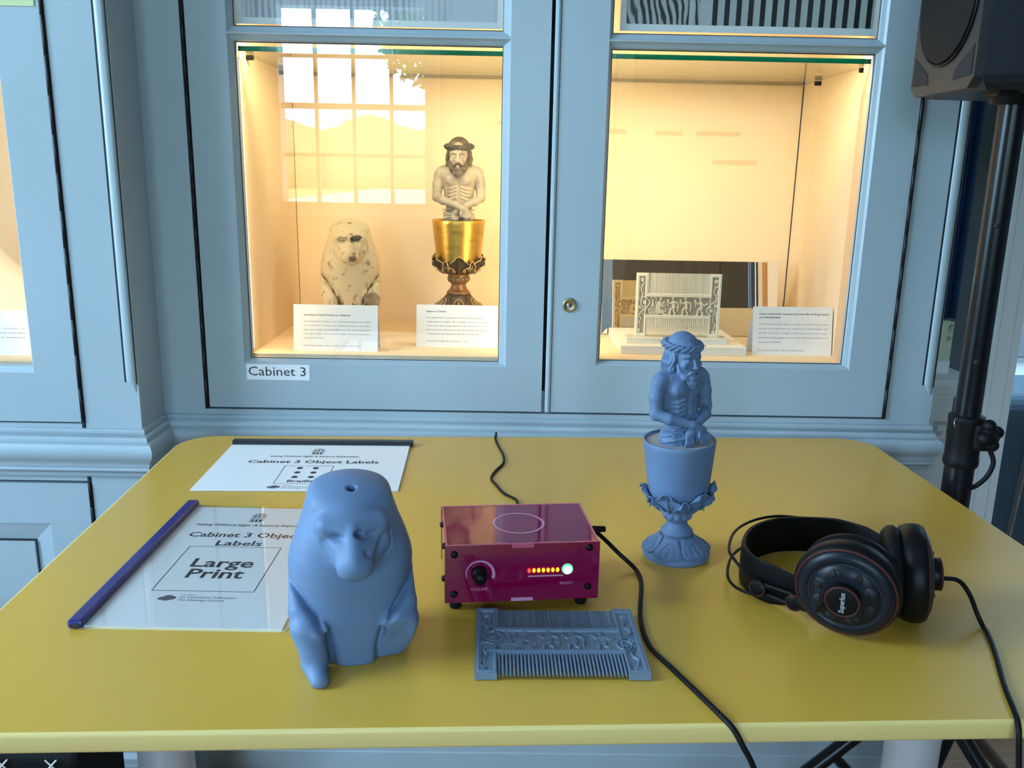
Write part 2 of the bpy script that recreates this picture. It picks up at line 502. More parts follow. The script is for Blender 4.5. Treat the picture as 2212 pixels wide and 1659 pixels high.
    def mesh(s, name, mt):
        V = s.V; nx, ny, nz = s.n
        sg = V < 0
        c = [(i, j, k) for i in (0, 1) for j in (0, 1) for k in (0, 1)]
        cnt = np.zeros((nx - 1, ny - 1, nz - 1), np.int8)
        for (i, j, k) in c: cnt += sg[i:nx - 1 + i, j:ny - 1 + j, k:nz - 1 + k]
        act = (cnt > 0) & (cnt < 8)
        I = np.argwhere(act)
        idx = np.full(act.shape, -1, np.int64); idx[act] = np.arange(len(I))
        acc = np.zeros((len(I), 3)); num = np.zeros(len(I))
        vals = {q: V[I[:, 0] + q[0], I[:, 1] + q[1], I[:, 2] + q[2]].astype(np.float64) for q in c}
        for a in c:
            for ax in range(3):
                if a[ax] == 0:
                    b = list(a); b[ax] = 1; b = tuple(b)
                    va, vb = vals[a], vals[b]; m = (va < 0) != (vb < 0)
                    t = np.where(m, va / np.where(m, va - vb, 1), 0)
                    p = np.array(a, float)[None, :].repeat(len(I), 0); p[:, ax] = t
                    acc[m] += p[m]; num[m] += 1
        P = s.lo + s.h * (I + acc / num[:, None])
        quads = []
        for ax in range(3):
            b, d = [(1, 2), (2, 0), (0, 1)][ax]
            S0 = [slice(None)] * 3; S1 = [slice(None)] * 3
            S0[ax] = slice(0, -1); S1[ax] = slice(1, None)
            A = sg[tuple(S0)]; B = sg[tuple(S1)]
            E = np.argwhere(A != B)
            ok = (E[:, b] > 0) & (E[:, d] > 0) & (E[:, b] < s.n[b] - 1) & (E[:, d] < s.n[d] - 1)
            E = E[ok]
            fl = A[E[:, 0], E[:, 1], E[:, 2]]
            q = []
            for (ob, od) in ((0, 0), (-1, 0), (-1, -1), (0, -1)):
                e = E.copy(); e[:, b] += ob; e[:, d] += od
                q.append(idx[e[:, 0], e[:, 1], e[:, 2]])
            q = np.stack(q, 1); q[~fl] = q[~fl][:, ::-1]
            quads.append(q)
        Q = np.concatenate(quads); Q = Q[(Q >= 0).all(1)]
        me = bpy.data.meshes.new(name)
        me.vertices.add(len(P)); me.vertices.foreach_set('co', P.astype(np.float32).ravel())
        me.loops.add(len(Q) * 4); me.loops.foreach_set('vertex_index', Q.astype(np.int32).ravel())
        me.polygons.add(len(Q))
        me.polygons.foreach_set('loop_start', np.arange(0, len(Q) * 4, 4, dtype=np.int32))
        me.polygons.foreach_set('use_smooth', np.ones(len(Q), bool))
        me.update(calc_edges=True); me.validate()
        if mt: me.materials.append(mt)
        return me

# ================================================================== the room
WT = 0.25
struct('floor', MB().box(RX0 - WT, 5.2, RY0 - WT, 4.2, -0.05, 0.0), M['wood'])
struct('ceiling', MB().box(RX0 - WT, RX1 + WT, RY0 - WT, RY1 + 0.15, RH, RH + 0.1), M['ceil'])
def wall_with_holes(name, a0, a1, holes, mk):
    """mk(mb, a0, a1, z0, z1) adds one slab of the wall"""
    mb = MB(); hs = sorted(holes); x = a0
    for (h0, h1, z0, z1) in hs:
        mk(mb, x, h0, 0, RH)
        if z0 > 0: mk(mb, h0, h1, 0, z0)
        mk(mb, h0, h1, z1, RH); x = h1
    mk(mb, x, a1, 0, RH)
    return struct(name, mb, M['wall'])
wall_with_holes('wall_rear', RX0 - WT, RX1 + WT, [(c - hw, c + hw, z0, z1) for (wl, c, hw, z0, z1, nx, nz) in WINS if wl == 'r'],
                lambda mb, a, b, z0, z1: mb.box(a, b, RY0 - WT, RY0, z0, z1))
wall_with_holes('wall_left', RY0, RY1 + 0.15, [(c - hw, c + hw, z0, z1) for (wl, c, hw, z0, z1, nx, nz) in WINS if wl == 'l'],
                lambda mb, a, b, z0, z1: mb.box(RX0 - WT, RX0, a, b, z0, z1))
struct('wall_right', MB().box(RX1, RX1 + WT, RY0, RY1 + 0.15, 0, RH), M['wall'])
DX0, DX1, DZ = 1.195, 2.10, 2.15
wall_with_holes('wall_back', RX0, RX1, [(DX0, DX1, 0, DZ)], lambda mb, a, b, z0, z1: mb.box(a, b, RY1, RY1 + 0.15, z0, z1))
# the room beyond the doorway
struct('wall_beyond', MB().box(0.4, 5.0, 3.9, 4.0, 0, RH).box(4.9, 5.0, RY1 + 0.15, 3.9, 0, RH), mat('blue_grey_far_wall', (0.40, 0.50, 0.58), 0.6))
struct('ceiling_beyond', MB().box(0.4, 5.0, RY1 + 0.15, 4.0, RH, RH + 0.1), M['ceil'])

def window(n, wl, c, hw, z0, z1, nx, nz):
    root = bpy.data.objects.new('window_%d' % n, None); COL.objects.link(root); root['kind'] = 'structure'
    root.location = (c, RY0 - 0.10, z0) if wl == 'r' else (RX0 - 0.10, c, z0)
    if wl == 'l': root.rotation_euler = (0, 0, -PI / 2)
    H = z1 - z0; t = 0.012
    fr = MB()                       # architrave, sill and apron on the room side, local +y faces the room
    for s in (-1, 1):
        fr.box(s * hw, s * (hw + 0.085), 0.10, 0.125, -0.06, H + 0.085)
        fr.box(s * hw, s * (hw - 0.022), -0.02, 0.10, 0, H)
    fr.box(-hw, hw, 0.10, 0.125, H, H + 0.085); fr.box(-hw, hw, -0.02, 0.10, H - 0.02, H)
    fr.box(-hw - 0.10, hw + 0.10, -0.02, 0.155, -0.085, -0.045); fr.box(-hw, hw, -0.02, 0.10, -0.045, 0.0)
    fr.build('frame', M['white'], root, org=None)
    cols = 2 * hw / nx; rows = H / nz
    for i in range(1, nx):
        MB().box(-hw + i * cols - t, -hw + i * cols + t, 0.0, 0.035, 0, H).build('glazing_bar', M['white'], root, org=None)
    for j in range(1, nz):
        tt = 0.02 if j == 2 else t
        MB().box(-hw, hw, 0.0, 0.034, j * rows - tt, j * rows + tt).build('glazing_bar', M['white'], root, org=None)
    MB().box(-hw, hw, 0.012, 0.016, 0, H).build('pane', M['glass'], root, org=None)
for i, a in enumerate(WINS): window(i + 1, *a)

# dark double door in the rear wall, reflected in the mirror of the case
dd = bpy.data.objects.new('door_1', None); COL.objects.link(dd); dd['kind'] = 'structure'; dd.location = (1.46, RY0, 0)
for s in (-1, 1):
    lf = MB().rbox(s * 0.295 - 0.290, s * 0.295 + 0.290, 0.002, 0.045, 0.01, 2.60, 0.004).build('leaf', M['sofa'], dd, org=None)
    for (za, zb) in ((0.20, 1.05), (1.25, 2.40)):
        MB().rbox(s * 0.295 - 0.20, s * 0.295 + 0.20, 0.045, 0.056, za, zb, 0.006).build('panel', M['sofa'], lf, org=None)
    MB().ball((s * 0.06, 0.075, 1.08), 0.026).cyl((s * 0.06, 0.045, 1.08), (s * 0.06, 0.07, 1.08), 0.010).build('knob', M['brass'], lf, org=None)
    MB().box(s * 0.588, s * 0.69, 0.0, 0.05, 0, 2.61).build('architrave', M['white'], dd, org=None)
MB().box(-0.69, 0.69, 0.0, 0.05, 2.61, 2.72).build('architrave', M['white'], dd, org=None)
# garden outside, seen only as the reflection in the left pane
struct('ground', MB().box(-40, 40, -60, RY0 - WT, -0.35, 0.66), M['grass'])
tr = thing('terrace', (0.0, -4.0, 0.66), 'pale boarded terrace outside the window, reflected in the left glass door', 'terrace')
for k in range(20):
    MB().box(-3.6 - 0.0 * k, 6.0, -0.9 * k - 0.88, -0.9 * k, 0, 0.05 + 0.006 * (k % 2)).build('board', M['deck'], tr, org=None)
def foliage(name, c, r, n, seed, label, cat, trunk=True):
    rnd = random.Random(seed)
    root = thing(name, (c[0], c[1], 0.66), label, cat)
    if trunk: MB().cyl((0, 0, 0), (0, 0, c[2] - 0.66), 0.10, 0.06, n=8).build('trunk', M['bark'], root, org=None)
    mb = MB()
    for i in range(n):
        d = Vector((rnd.gauss(0, 1), rnd.gauss(0, 1), rnd.gauss(0, 1))).normalized() * (rnd.random() ** 0.4)
        p = Vector((d.x * r[0], d.y * r[1], c[2] - 0.66 + d.z * r[2]))
        a = Vector((rnd.gauss(0, 1), rnd.gauss(0, 1), rnd.gauss(0, 1))).normalized() * 0.21
        b = a.orthogonal().normalized() * 0.10
        mb.add([p - a, p + b, p + a, p - b], [(0, 1, 2, 3)])
    mb.build('foliage', M['leaf'], root, org=None, kind='stuff')
foliage('garden_tree', (-2.44, -27.0, 5.9), (1.9, 1.7, 2.1), 1700, 3, 'green garden tree reflected at the top of the left glass door', 'tree')
hg = thing('hedge', (-2.5, -24.0, 0.66), 'long rounded garden hedge reflected across the left glass door', 'hedge')
hm = MB(); rnd = random.Random(9)
for i in range(26):
    hm.ball((-12 + 0.95 * i, rnd.uniform(-.4, .4), 0.7 + rnd.uniform(-.15, .15)), 1.25 + rnd.uniform(-.2, .3), 12, (1, 1, 1.05))
hm.build('foliage', mat('hedge_leaves', (0.17, 0.22, 0.07), 0.8, var=(5, 0.35)), hg, org=None, kind='stuff')

# ================================================================== main cabinet
YF, ZD = 1.55, 0.7645
YB = 1.962
cab = thing('display_cabinet', (0.09, 1.75, 0.0), 'grey blue painted wooden display cabinet behind the yellow table, two glass doors lit from inside', 'cabinet')
XL, XR = -0.6228, 0.80
ZTOP = 1.95
P = M['paint']
def ledge(x0, x1):      # horizontal rails inherit same paint
    pass
ff = MB()
ff.box(XL, -0.5475, YF, YF + 0.03, 0.664, ZTOP).box(0.7165, XR, YF, YF + 0.03, 0.664, ZTOP).box(-0.5475, 0.7165, YF, YF + 0.03, 0.664, 0.7620)
ff.box(-0.5475, 0.7165, YF + 0.024, YF + 0.03, 0.762, 0.80)            # rebate behind the doors
ff.box(-0.5475, -0.53, YF + 0.024, YF + 0.03, 0.762, ZTOP).box(0.70, 0.7165, YF + 0.024, YF + 0.03, 0.762, ZTOP)
ff.build('face_frame', P, cab)
MB().box(0.03, 0.125, YF + 0.026, YF + 0.034, 0.80, ZTOP).build('meeting_rebate', M['gap'], cab)
MB().box(XR - 0.02, XR, YF + 0.03, RY1, 0.0, ZTOP).build('end_panel', P, cab)
MB().box(XL, XR, YF - 0.0, RY1, ZTOP, ZTOP + 0.03).build('cabinet_top', P, cab)
# the cream lining
MB().box(-0.474, -0.462, YF + 0.03, YB + 0.01, 0.862, ZTOP).build('lining_side', M['lining'], cab)
MB().box(0.642, 0.654, YF + 0.03, YB + 0.01, 0.862, ZTOP).build('lining_side', M['lining'], cab)
MB().box(-0.474, 0.654, YB, YB + 0.01, 0.85, ZTOP).build('lining_back', M['lining'], cab)
MB().box(-0.50, 0.68, YF + 0.03, YB + 0.01, 0.842, 0.862).build('lining_floor', M['lining'], cab)
MB().box(0.630, 0.642, YF + 0.028, YF + 0.062, 0.862, ZTOP).build('lining_jamb', mat('peach_jamb', (0.72, 0.47, 0.28), 0.8), cab)
# marks of old tape on the back of the case
tape = mat('old_tape_mark', (0.66, 0.50, 0.32), 0.8)
for (xa, xb, z, h) in ((0.185, 0.262, 1.2885, 0.011), (0.325, 0.385, 1.287, 0.009), (0.415, 0.512, 1.288, 0.010), (0.455, 0.553, 1.228, 0.010), (-0.02, 0.03, 1.302, 0.008)):
    MB().box(xa, xb, YB - 0.0006, YB, z - h / 2, z + h / 2).build('tape_mark', tape, cab)
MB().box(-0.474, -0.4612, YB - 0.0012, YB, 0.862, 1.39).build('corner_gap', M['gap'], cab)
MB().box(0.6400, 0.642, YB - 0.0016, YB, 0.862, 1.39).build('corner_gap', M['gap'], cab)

# warm light strips behind the door stiles and the head rail
def strip(x, y, z0, z1, nx, ny, par, wd=0.009):
    """vertical strip: dark-backed housing with a glowing front facing (nx, ny)"""
    n = Vector((nx, ny, 0)).normalized(); t = Vector((-n.y, n.x, 0))
    c = Vector((x, y, 0)); mb = MB()
    a, b = c - t * wd / 2, c + t * wd / 2
    ho = MB()
    q = [c - t * (wd / 2 + 0.002) - n * 0.010, c + t * (wd / 2 + 0.002) - n * 0.010, c + t * (wd / 2 + 0.002) - n * 0.0006, c - t * (wd / 2 + 0.002) - n * 0.0006]
    ho.prism([(v.x, v.y) for v in q], z0 - 0.004, z1 + 0.004).build('light_housing', M['white'], par)
    mb.add([(a.x, a.y, z0), (b.x, b.y, z0), (b.x, b.y, z1), (a.x, a.y, z1)], [(0, 1, 2, 3)])
    mb.build('light_strip', M['led'], par)
strip(-0.4590, YF + 0.0235, 0.875, 1.375, 1.0, 0.6, cab, 0.006)
strip(0.060, YF + 0.046, 0.90, 1.375, -0.35, 1.0, cab)
strip(0.115, YF + 0.046, 0.90, 1.375, 0.35, 1.0, cab)
strip(0.088, YF + 0.046, 1.44, 1.80, 0, 1.0, cab)
for (xa, xb) in ((-0.455, 0.03), (0.13, 0.625)):          # along the glazing rail, shining down and back
    MB().prism([(YF + 0.0190, 1.4140), (YF + 0.0190, 1.4250), (YF + 0.0290, 1.4250)], xa - 0.003, xb + 0.003, 'x').build('light_housing', M['white'], cab)
    MB().add([(xa, YF + 0.0196, 1.4136), (xb, YF + 0.0196, 1.4136), (xb, YF + 0.0292, 1.4240), (xa, YF + 0.0292, 1.4240)], [(0, 1, 2, 3)]).build('light_strip', M['led_rail'], cab)

# doors
def door(x0, x1, ox0, ox1, ix0, ix1, zs):
    """zs = list of (outer z0, outer z1, inner z0, inner z1) of the panes, bottom first"""
    b = MB(); y0, y1 = YF, YF + 0.022
    zt = zs[-1][1] + 0.06
    b.box(x0, ox0, y0, y1, ZD + 0.0015, zt).box(ox1, x1, y0, y1, ZD + 0.0015, zt)
    b.box(ox0, ox1, y0, y1, ZD + 0.0015, zs[0][0])
    for i in range(len(zs) - 1): b.box(ox0, ox1, y0, y1, zs[i][1], zs[i + 1][0])
    b.box(ox0, ox1, y0, y1, zs[-1][1], zt)
    d = b.build('door', P, cab)
    for (a0, a1, c0, c1) in zs:
        bd = MB(); yi = y0 + 0.0115
        O = [(ox0, y0, a0), (ox1, y0, a0), (ox1, y0, a1), (ox0, y0, a1)]
        s = 0.0035
        O2 = [(ox0 + s, y0 + 0.004, a0 + s), (ox1 - s, y0 + 0.004, a0 + s), (ox1 - s, y0 + 0.004, a1 - s), (ox0 + s, y0 + 0.004, a1 - s)]
        f = 0.0025
        I2 = [(ix0 - f, y0 + 0.0075, c0 - f), (ix1 + f, y0 + 0.0075, c0 - f), (ix1 + f, y0 + 0.0075, c1 + f), (ix0 - f, y0 + 0.0075, c1 + f)]
        I = [(ix0, yi, c0), (ix1, yi, c0), (ix1, yi, c1), (ix0, yi, c1)]
        Bk = [(p[0], y1, p[2]) for p in I]
        vs = O + O2 + I2 + I + Bk; fs = []
        for L in range(4):
            for k in range(4):
                k2 = (k + 1) % 4
                fs.append((L * 4 + k, L * 4 + k2, (L + 1) * 4 + k2, (L + 1) * 4 + k))
        bd.add(vs, fs); bd.build('glazing_bead', P, d)
        MB().box(ix0 - 0.002, ix1 + 0.002, yi + 0.001, yi + 0.0045, c0 - 0.002, c1 + 0.002).build('glass_pane', M['glass'], d)
        sg = MB()                                     # dark line of putty round the pane
        for k in range(4):
            k2 = (k + 1) % 4
            sg.tube([I[k], I[k2]], 0.0009, n=5)
        sg.build('putty_line', M['hinge'], d)
    return d
dl = door(-0.5390, 0.0735, -0.4705, 0.0062, -0.4605, -0.0072, [(0.8500, 1.4148, 0.8580, 1.4030), (1.4170, 1.93, 1.4285, 1.918)])
dr = door(0.0905, 0.7095, 0.1715, 0.6385, 0.1780, 0.6270, [(0.8555, 1.4150, 0.8640, 1.4030), (1.4170, 1.93, 1.4285, 1.918)])
ast = MB(); ZT = 1.99                                  # the bead where the doors meet
ast.prism([(0.0800, YF + 0.022), (0.0800, YF + 0.001), (0.0825, YF - 0.002), (0.0855, YF - 0.003), (0.0885, YF - 0.002), (0.0900, YF + 0.0015), (0.0905, YF + 0.004), (0.0905, YF + 0.022)], ZD + 0.0015, ZT)
ast.build('meeting_bead', P, dr)
lk = MB().lathe([(0.0131, 0), (0.0131, 0.0015), (0.0118, 0.0034), (0.0098, 0.0040), (0.0090, 0.0030), (0.0050, 0.0030)], (0.1195, YF, 0.9666), 32, (0, -1, 0)).build('lock_plate', M['brass'], dr)
MB().lathe([(0.0046, 0.0), (0.0046, 0.0036), (0.0038, 0.0040)], (0.1195, YF, 0.9666), 20, (0, -1, 0)).build('lock_barrel', M['steel'], dr)
MB().box(0.1195, 0.1222, YF - 0.0044, YF - 0.0035, 0.9638, 0.9700).box(0.1205, 0.1230, YF - 0.0044, YF - 0.0035, 0.9665, 0.9692).build('keyhole', M['gap'], dr)
# long hinges made of knuckles
def hinge(x, y, z0, z1, pitch_, par, r=0.0030):
    h = MB().box(x - 0.0030, x + 0.0030, y + 0.002, y + 0.006, z0, z1).build('piano_hinge', M['hinge'], par)
    k = 0; z = z0; me = None
    while z < z1 - 0.004:
        L = min(pitch_, z1 - z) - 0.0012
        if me is None or L < pitch_ - 0.0015:
            m2 = MB().lathe([(r * 0.8, 0), (r, 0.0006), (r, L - 0.0006), (r * 0.8, L)], (0, 0, 0), 12).mesh('hinge_knuckle', M['hinge'])
            me = me or m2
        else: m2 = me
        o = link('hinge_knuckle', m2, h)
        o.location = Vector((x, y, z)) - wloc(h)
        z += pitch_
hinge(-0.5433, YF - 0.0005, ZD - 0.001, ZT, 0.057, cab)
hinge(0.7130, YF - 0.0005, ZD - 0.001, ZT, 0.057, cab)

# waist moulding, lower cupboard and plinth
WAIST = [(0, .753), (.0025, .7525), (.0055, .7505), (.006, .7470), (.0052, .7435), (.0045, .7425), (.0085, .7405), (.0105, .7370), (.0110, .7325), (.0108, .7300), (.0145, .7290), (.0190, .7255), (.0218, .7200),
         (.0225, .7130), (.0212, .7060), (.0178, .7000), (.0145, .6955), (.0128, .6905), (.0125, .6860), (.0100, .6845), (.0118, .6815), (.0118, .6785), (.0098, .6755), (.0065, .6745), (.0065, .6690), (.0045, .6655), (0, .6640)]
def smooth_by_angle(o, deg=40):
    o.data.polygons.foreach_set('use_smooth', [True] * len(o.data.polygons))
    me = o.data; bm = bmesh.new(); bm.from_mesh(me)
    for e in bm.edges:
        e.smooth = (len(e.link_faces) == 2 and e.calc_face_angle(0) < math.radians(deg))
    bm.to_mesh(me); bm.free()
wm = MB().sweep([(XL, YF), (XR, YF), (XR, 1.612)], WAIST).build('waist_moulding', P, cab); smooth_by_angle(wm)
lc = MB().box(XL, XR - 0.02, YF, YF + 0.03, 0.0, 0.664)
lc.build('lower_front', P, cab)
PLINTH = [(0, .125), (.006, .123), (.008, .118), (.006, .112), (.010, .108), (.016, .104), (.017, .097), (.017, .094), (.021, .092), (.021, .055), (.023, .053), (.023, .0), (0, 0)]
pm = MB().sweep([(XL, YF), (XR, YF), (XR, 1.612)], PLINTH).build('plinth_moulding', P, cab); smooth_by_angle(pm)
# rounded corner bead with stopped end on the right-hand upright
def corner_bead(par, x, y, sgn, zt, zb):
    b = MB()
    # flat dark strips as painted groove shade either side and a half-round bead set into the corner
    prof = []
    for i in range(9):
        q = PI * (i / 8); prof.append((x - sgn * (0.0115 - 0.0085 * math.cos(q)), y - 0.0045 * math.sin(q) + 0.0005))
    b.prism(prof + [(prof[-1][0], y + 0.004), (prof[0][0], y + 0.004)], zb + 0.016, zt)
    # lamb's-tongue stop
    n = len(prof)
    lo = [(p[0] + (x - sgn * 0.004 - p[0]) * 0.75, y - 0.0002) for p in prof]
    vs = [(p[0], p[1], zb + 0.016) for p in prof] + [(p[0], p[1], zb + 0.004 - 0.010 * (1 - abs((p[0] - x) / 0.02))) for p in lo]
    b.add(vs, [(i, i + 1, n + i + 1, n + i) for i in range(n - 1)])
    o = b.build('corner_bead', P, par); smooth_by_angle(o, 50)
    g = MB()
    g.box(x - 0.0228, x - 0.0194, y - 0.0006, y + 0.001, zb + 0.014, zt).box(x - 0.0030, x - 0.0010, y - 0.0007, y + 0.001, zb + 0.010, zt)
    g.build('bead_groove_shade', M['gap'], par)
corner_bead(cab, XR, YF, 1, ZTOP, 0.815)

# glass shelf and its pins
sh = thing('glass_shelf', (0.09, 1.76, 1.391), 'clear glass shelf with dark green edges across the top of the lit cabinet', 'shelf')
MB().box(-0.4615, 0.6415, 1.5835, YB - 0.003, 1.3912, 1.3985).build('glass_sheet', M['shelf_glass'], sh)
MB().box(-0.4615, 0.6415, 1.5815, 1.5835, 1.3908, 1.3990).build('front_edge', M['shelf_edge'], sh)
MB().box(-0.4615, 0.6415, YB - 0.003, YB - 0.0015, 1.3912, 1.3985).build('back_edge', M['shelf_edge'], sh)
for x in (-0.4615, 0.6415):
    s = 1 if x < 0 else -1
    for y in (1.63, 1.86):
        MB().cyl((x, y, 1.386), (x + s * 0.012, y, 1.386), 0.0045, n=12).build('shelf_pin', M['black'], cab)

# prints taped behind the upper panes
def print_mat(name, kind):
    m = bpy.data.materials.new(name); m.use_nodes = True; nt = m.node_tree; p = nt.nodes['Principled BSDF']
    p.inputs['Roughness'].default_value = 0.45
    N = nt.nodes.new; L = nt.links.new
    tc = N('ShaderNodeTexCoord')
    if kind == 'grain':          # close-up of pale wood with long grey grain
        mp = N('ShaderNodeMapping'); mp.inputs['Scale'].default_value = (10, 1, 1.6); L(tc.outputs['Object'], mp.inputs[0])
        wv = N('ShaderNodeTexWave'); wv.inputs['Scale'].default_value = 3.2; wv.inputs['Distortion'].default_value = 6; wv.inputs['Detail'].default_value = 3; wv.inputs['Detail Scale'].default_value = 1.2
        L(mp.outputs[0], wv.inputs[0])
        n = N('ShaderNodeTexNoise'); n.inputs['Scale'].default_value = 0.9; L(mp.outputs[0], n.inputs[0])
        r = N('ShaderNodeValToRGB'); r.color_ramp.elements[0].color = (0.36, 0.37, 0.42, 1); r.color_ramp.elements[1].color = (0.66, 0.67, 0.74, 1)
        r.color_ramp.elements[0].position = 0.1; r.color_ramp.elements[1].position = 0.7
        mx = N('ShaderNodeMix'); mx.data_type = 'RGBA'; mx.inputs[7].default_value = (0.70, 0.70, 0.76, 1)
        rr = N('ShaderNodeValToRGB'); rr.color_ramp.elements[0].position = 0.42; rr.color_ramp.elements[1].position = 0.58
        L(n.outputs['Fac'], rr.inputs[0]); L(rr.outputs[0], mx.inputs[0]); L(wv.outputs['Fac'], r.inputs[0]); L(r.outputs[0], mx.inputs[6]); L(mx.outputs[2], p.inputs['Base Color'])
    else:                        # close-up of carved ivory: light and dark foliage
        mp = N('ShaderNodeMapping'); mp.inputs['Scale'].default_value = (30, 1, 14); mp.inputs['Rotation'].default_value = (0, 0.35, 0); L(tc.outputs['Object'], mp.inputs[0])
        wv = N('ShaderNodeTexWave'); wv.inputs['Scale'].default_value = 1.0; wv.inputs['Distortion'].default_value = 9; wv.inputs['Detail'].default_value = 2; L(mp.outputs[0], wv.inputs[0])
        r = N('ShaderNodeValToRGB'); r.color_ramp.elements[0].color = (0.02, 0.022, 0.025, 1); r.color_ramp.elements[1].color = (0.50, 0.52, 0.50, 1)
        r.color_ramp.elements[0].position = 0.25; r.color_ramp.elements[1].position = 0.75
        L(wv.outputs['Fac'], r.inputs[0]); L(r.outputs[0], p.inputs['Base Color'])
    return m
yp = YF + 0.0172
pr1 = thing('photo_print', (-0.235, yp, 1.4305), 'white bordered photo print of grey wood grain behind the left upper pane', 'print')
MB().box(-0.4595, -0.0085, yp, yp + 0.001, 1.4325, 1.90).build('sheet', M['printpaper'], pr1)
MB().box(-0.4480, -0.0190, yp - 0.0004, yp, 1.4430, 1.89).build('picture', print_mat('wood_grain_photo', 'grain'), pr1)
pr2 = thing('photo_print', (0.40, yp, 1.4305), 'white bordered photo print of carved comb teeth behind the right upper pane', 'print')
MB().box(0.1900, 0.6262, yp, yp + 0.001, 1.4340, 1.90).build('sheet', M['printpaper'], pr2)
MB().box(0.2005, 0.6190, yp - 0.0004, yp, 1.4455, 1.89).build('picture', mat('ivory_photo', (0.52, 0.56, 0.55), 0.45, var=(40, 0.08), stretch=(1, 1, 0.1)), pr2)
MB().box(0.2005, 0.3230, yp - 0.0007, yp - 0.0004, 1.4455, 1.89).build('carved_area', print_mat('carving_photo', 'carve'), pr2)
MB().box(0.3060, 0.3150, yp - 0.0010, yp - 0.0007, 1.4455, 1.89).build('border_line', mat('ivory_photo_light', (0.56, 0.59, 0.58), 0.45), pr2)
bk = MB().box(0, 0.0085, 0, 0.0003, 0, 0.4445).mesh('dark_stripe', mat('photo_black', (0.016, 0.016, 0.018), 0.45))
for k in range(14):
    o = link('dark_stripe', bk, pr2); o.location = Vector((0.3455 + 0.0201 * k, yp - 0.0007, 1.4455)) - pr2.location

# "Cabinet 3" notice stuck to the left door
sg = thing('cabinet_sign', (-0.4105, YF - 0.0008, 0.8335), 'small white paper notice reading Cabinet 3 below the left glass door', 'sign')
MB().box(-0.4675, -0.3525, YF - 0.0006, YF - 0.0001, 0.8190, 0.8482).build('paper', M['paper'], sg)
FRONT = Matrix(((1, 0, 0, 0), (0, 0, 1, 0), (0, 1, 0, 0), (0, 0, 0, 1)))      # lettering plane facing -y
FRONT = Matrix(((1, 0, 0, 0), (0, 0, -1, 0), (0, 1, 0, 0), (0, 0, 0, 1)))
def front(x, y, z): return Matrix.Translation((x, y, z)) @ FRONT
lettering('lettering', [('Cabinet 3', -0.0535, -0.0065, 0.0170, 0.1045, False, 'l')], M['ink'], sg, front(0, -0.0002, 0))

# ================================================================== cabinet section on the left, standing forward
YL = 1.4466
cb2 = thing('display_cabinet', (-1.4, 1.70, 0.0), 'grey blue painted display cabinet standing forward at the left edge of the photo', 'cabinet')
fl = MB()
fl.box(-0.7190, -0.6228, YL, YL + 0.03, 0.0, ZTOP).box(-2.2, -0.7265, YL, YL + 0.03, 0.6555, 0.7600).box(-2.2, -2.1, YL, YL + 0.03, 0, ZTOP)
fl.box(-2.1, -0.7190, YL + 0.024, YL + 0.03, 0.0, 0.79).box(-0.735, -0.7190, YL + 0.024, YL + 0.03, 0.6, ZTOP)
fl.build('face_frame', P, cb2)
MB().box(-0.6428, -0.6228, YL + 0.03, RY1, 0.0, ZTOP).build('end_panel', P, cb2)
MB().box(-2.2, -0.6228, YL, RY1, ZTOP, ZTOP + 0.03).build('cabinet_top', P, cb2)
d2 = MB(); xo, xi = -0.7985, -0.8075
d2.box(xo, -0.7270, YL, YL + 0.022, 0.7630, ZT).box(-2.1, xo, YL, YL + 0.022, 0.7630, 0.8495).box(-2.1, -2.0, YL, YL + 0.022, 0.8495, ZT).box(-2.0, xo, YL, YL + 0.022, 1.46, 1.50)
do2 = d2.build('door', P, cb2)
bd = MB()
bd.add([(xo, YL, 0.8495), (xo, YL, 1.46), (-0.8035, YL + 0.0075, 1.455), (-0.8035, YL + 0.0075, 0.8585), (xi + 0.004, YL + 0.022, 0.8605), (xi + 0.004, YL + 0.022, 1.455),
        (-2.0, YL, 0.8495), (-2.0, YL + 0.0075, 0.8585), (-2.0, YL + 0.022, 0.8605)],
       [(0, 1, 2, 3), (3, 2, 5, 4), (0, 3, 7, 6), (3, 4, 8, 7)])
bd.build('glazing_bead', P, do2)
MB().box(-2.0, -0.8000, YL + 0.0125, YL + 0.0160, 0.857, 1.46).build('glass_pane', M['glass'], do2)
hinge(-0.7230, YL - 0.0005, 0.7630, ZT, 0.060, cb2)
wm2 = MB().sweep([(-2.2, YL), (-0.6228, YL), (-0.6228, YF + 0.02)], WAIST).build('waist_moulding', P, cb2); smooth_by_angle(wm2)
pm2 = MB().sweep([(-2.2, YL), (-0.6228, YL), (-0.6228, YF + 0.02)], PLINTH).build('plinth_moulding', P, cb2); smooth_by_angle(pm2)
corner_bead(cb2, -0.6228, YL, 1, ZTOP, 0.822)
# lower door with a fielded panel
ld = MB(); x1, z1 = -0.7270, 0.6500
ld.box(-0.7993, x1, YL, YL + 0.022, 0.128, z1).box(-2.1, -0.7993, YL, YL + 0.022, 0.5738, z1).box(-2.1, -0.7993, YL, YL + 0.022, 0.128, 0.20)
ldo = ld.build('lower_door', P, cb2)
pn = MB(); y = YL
pn.add([(-0.7993, y + 0.0015, 0.5738), (-0.7993, y + 0.0015, 0.20), (-0.8330, y + 0.010, 0.5400), (-0.8330, y + 0.010, 0.20), (-2.1, y + 0.0015, 0.5738), (-2.1, y + 0.010, 0.5400)],
       [(0, 2, 3, 1), (0, 4, 5, 2)])
pn.box(-2.1, -0.8345, y + 0.004, y + 0.02, 0.20, 0.5385)
pn.build('door_panel', P, ldo)
MB().box(-0.8345, -0.8325, y + 0.0092, y + 0.0102, 0.20, 0.5400).box(-2.1, -0.8345, y + 0.0035, y + 0.0105, 0.5385, 0.5400).build('panel_groove', M['gap'], ldo)
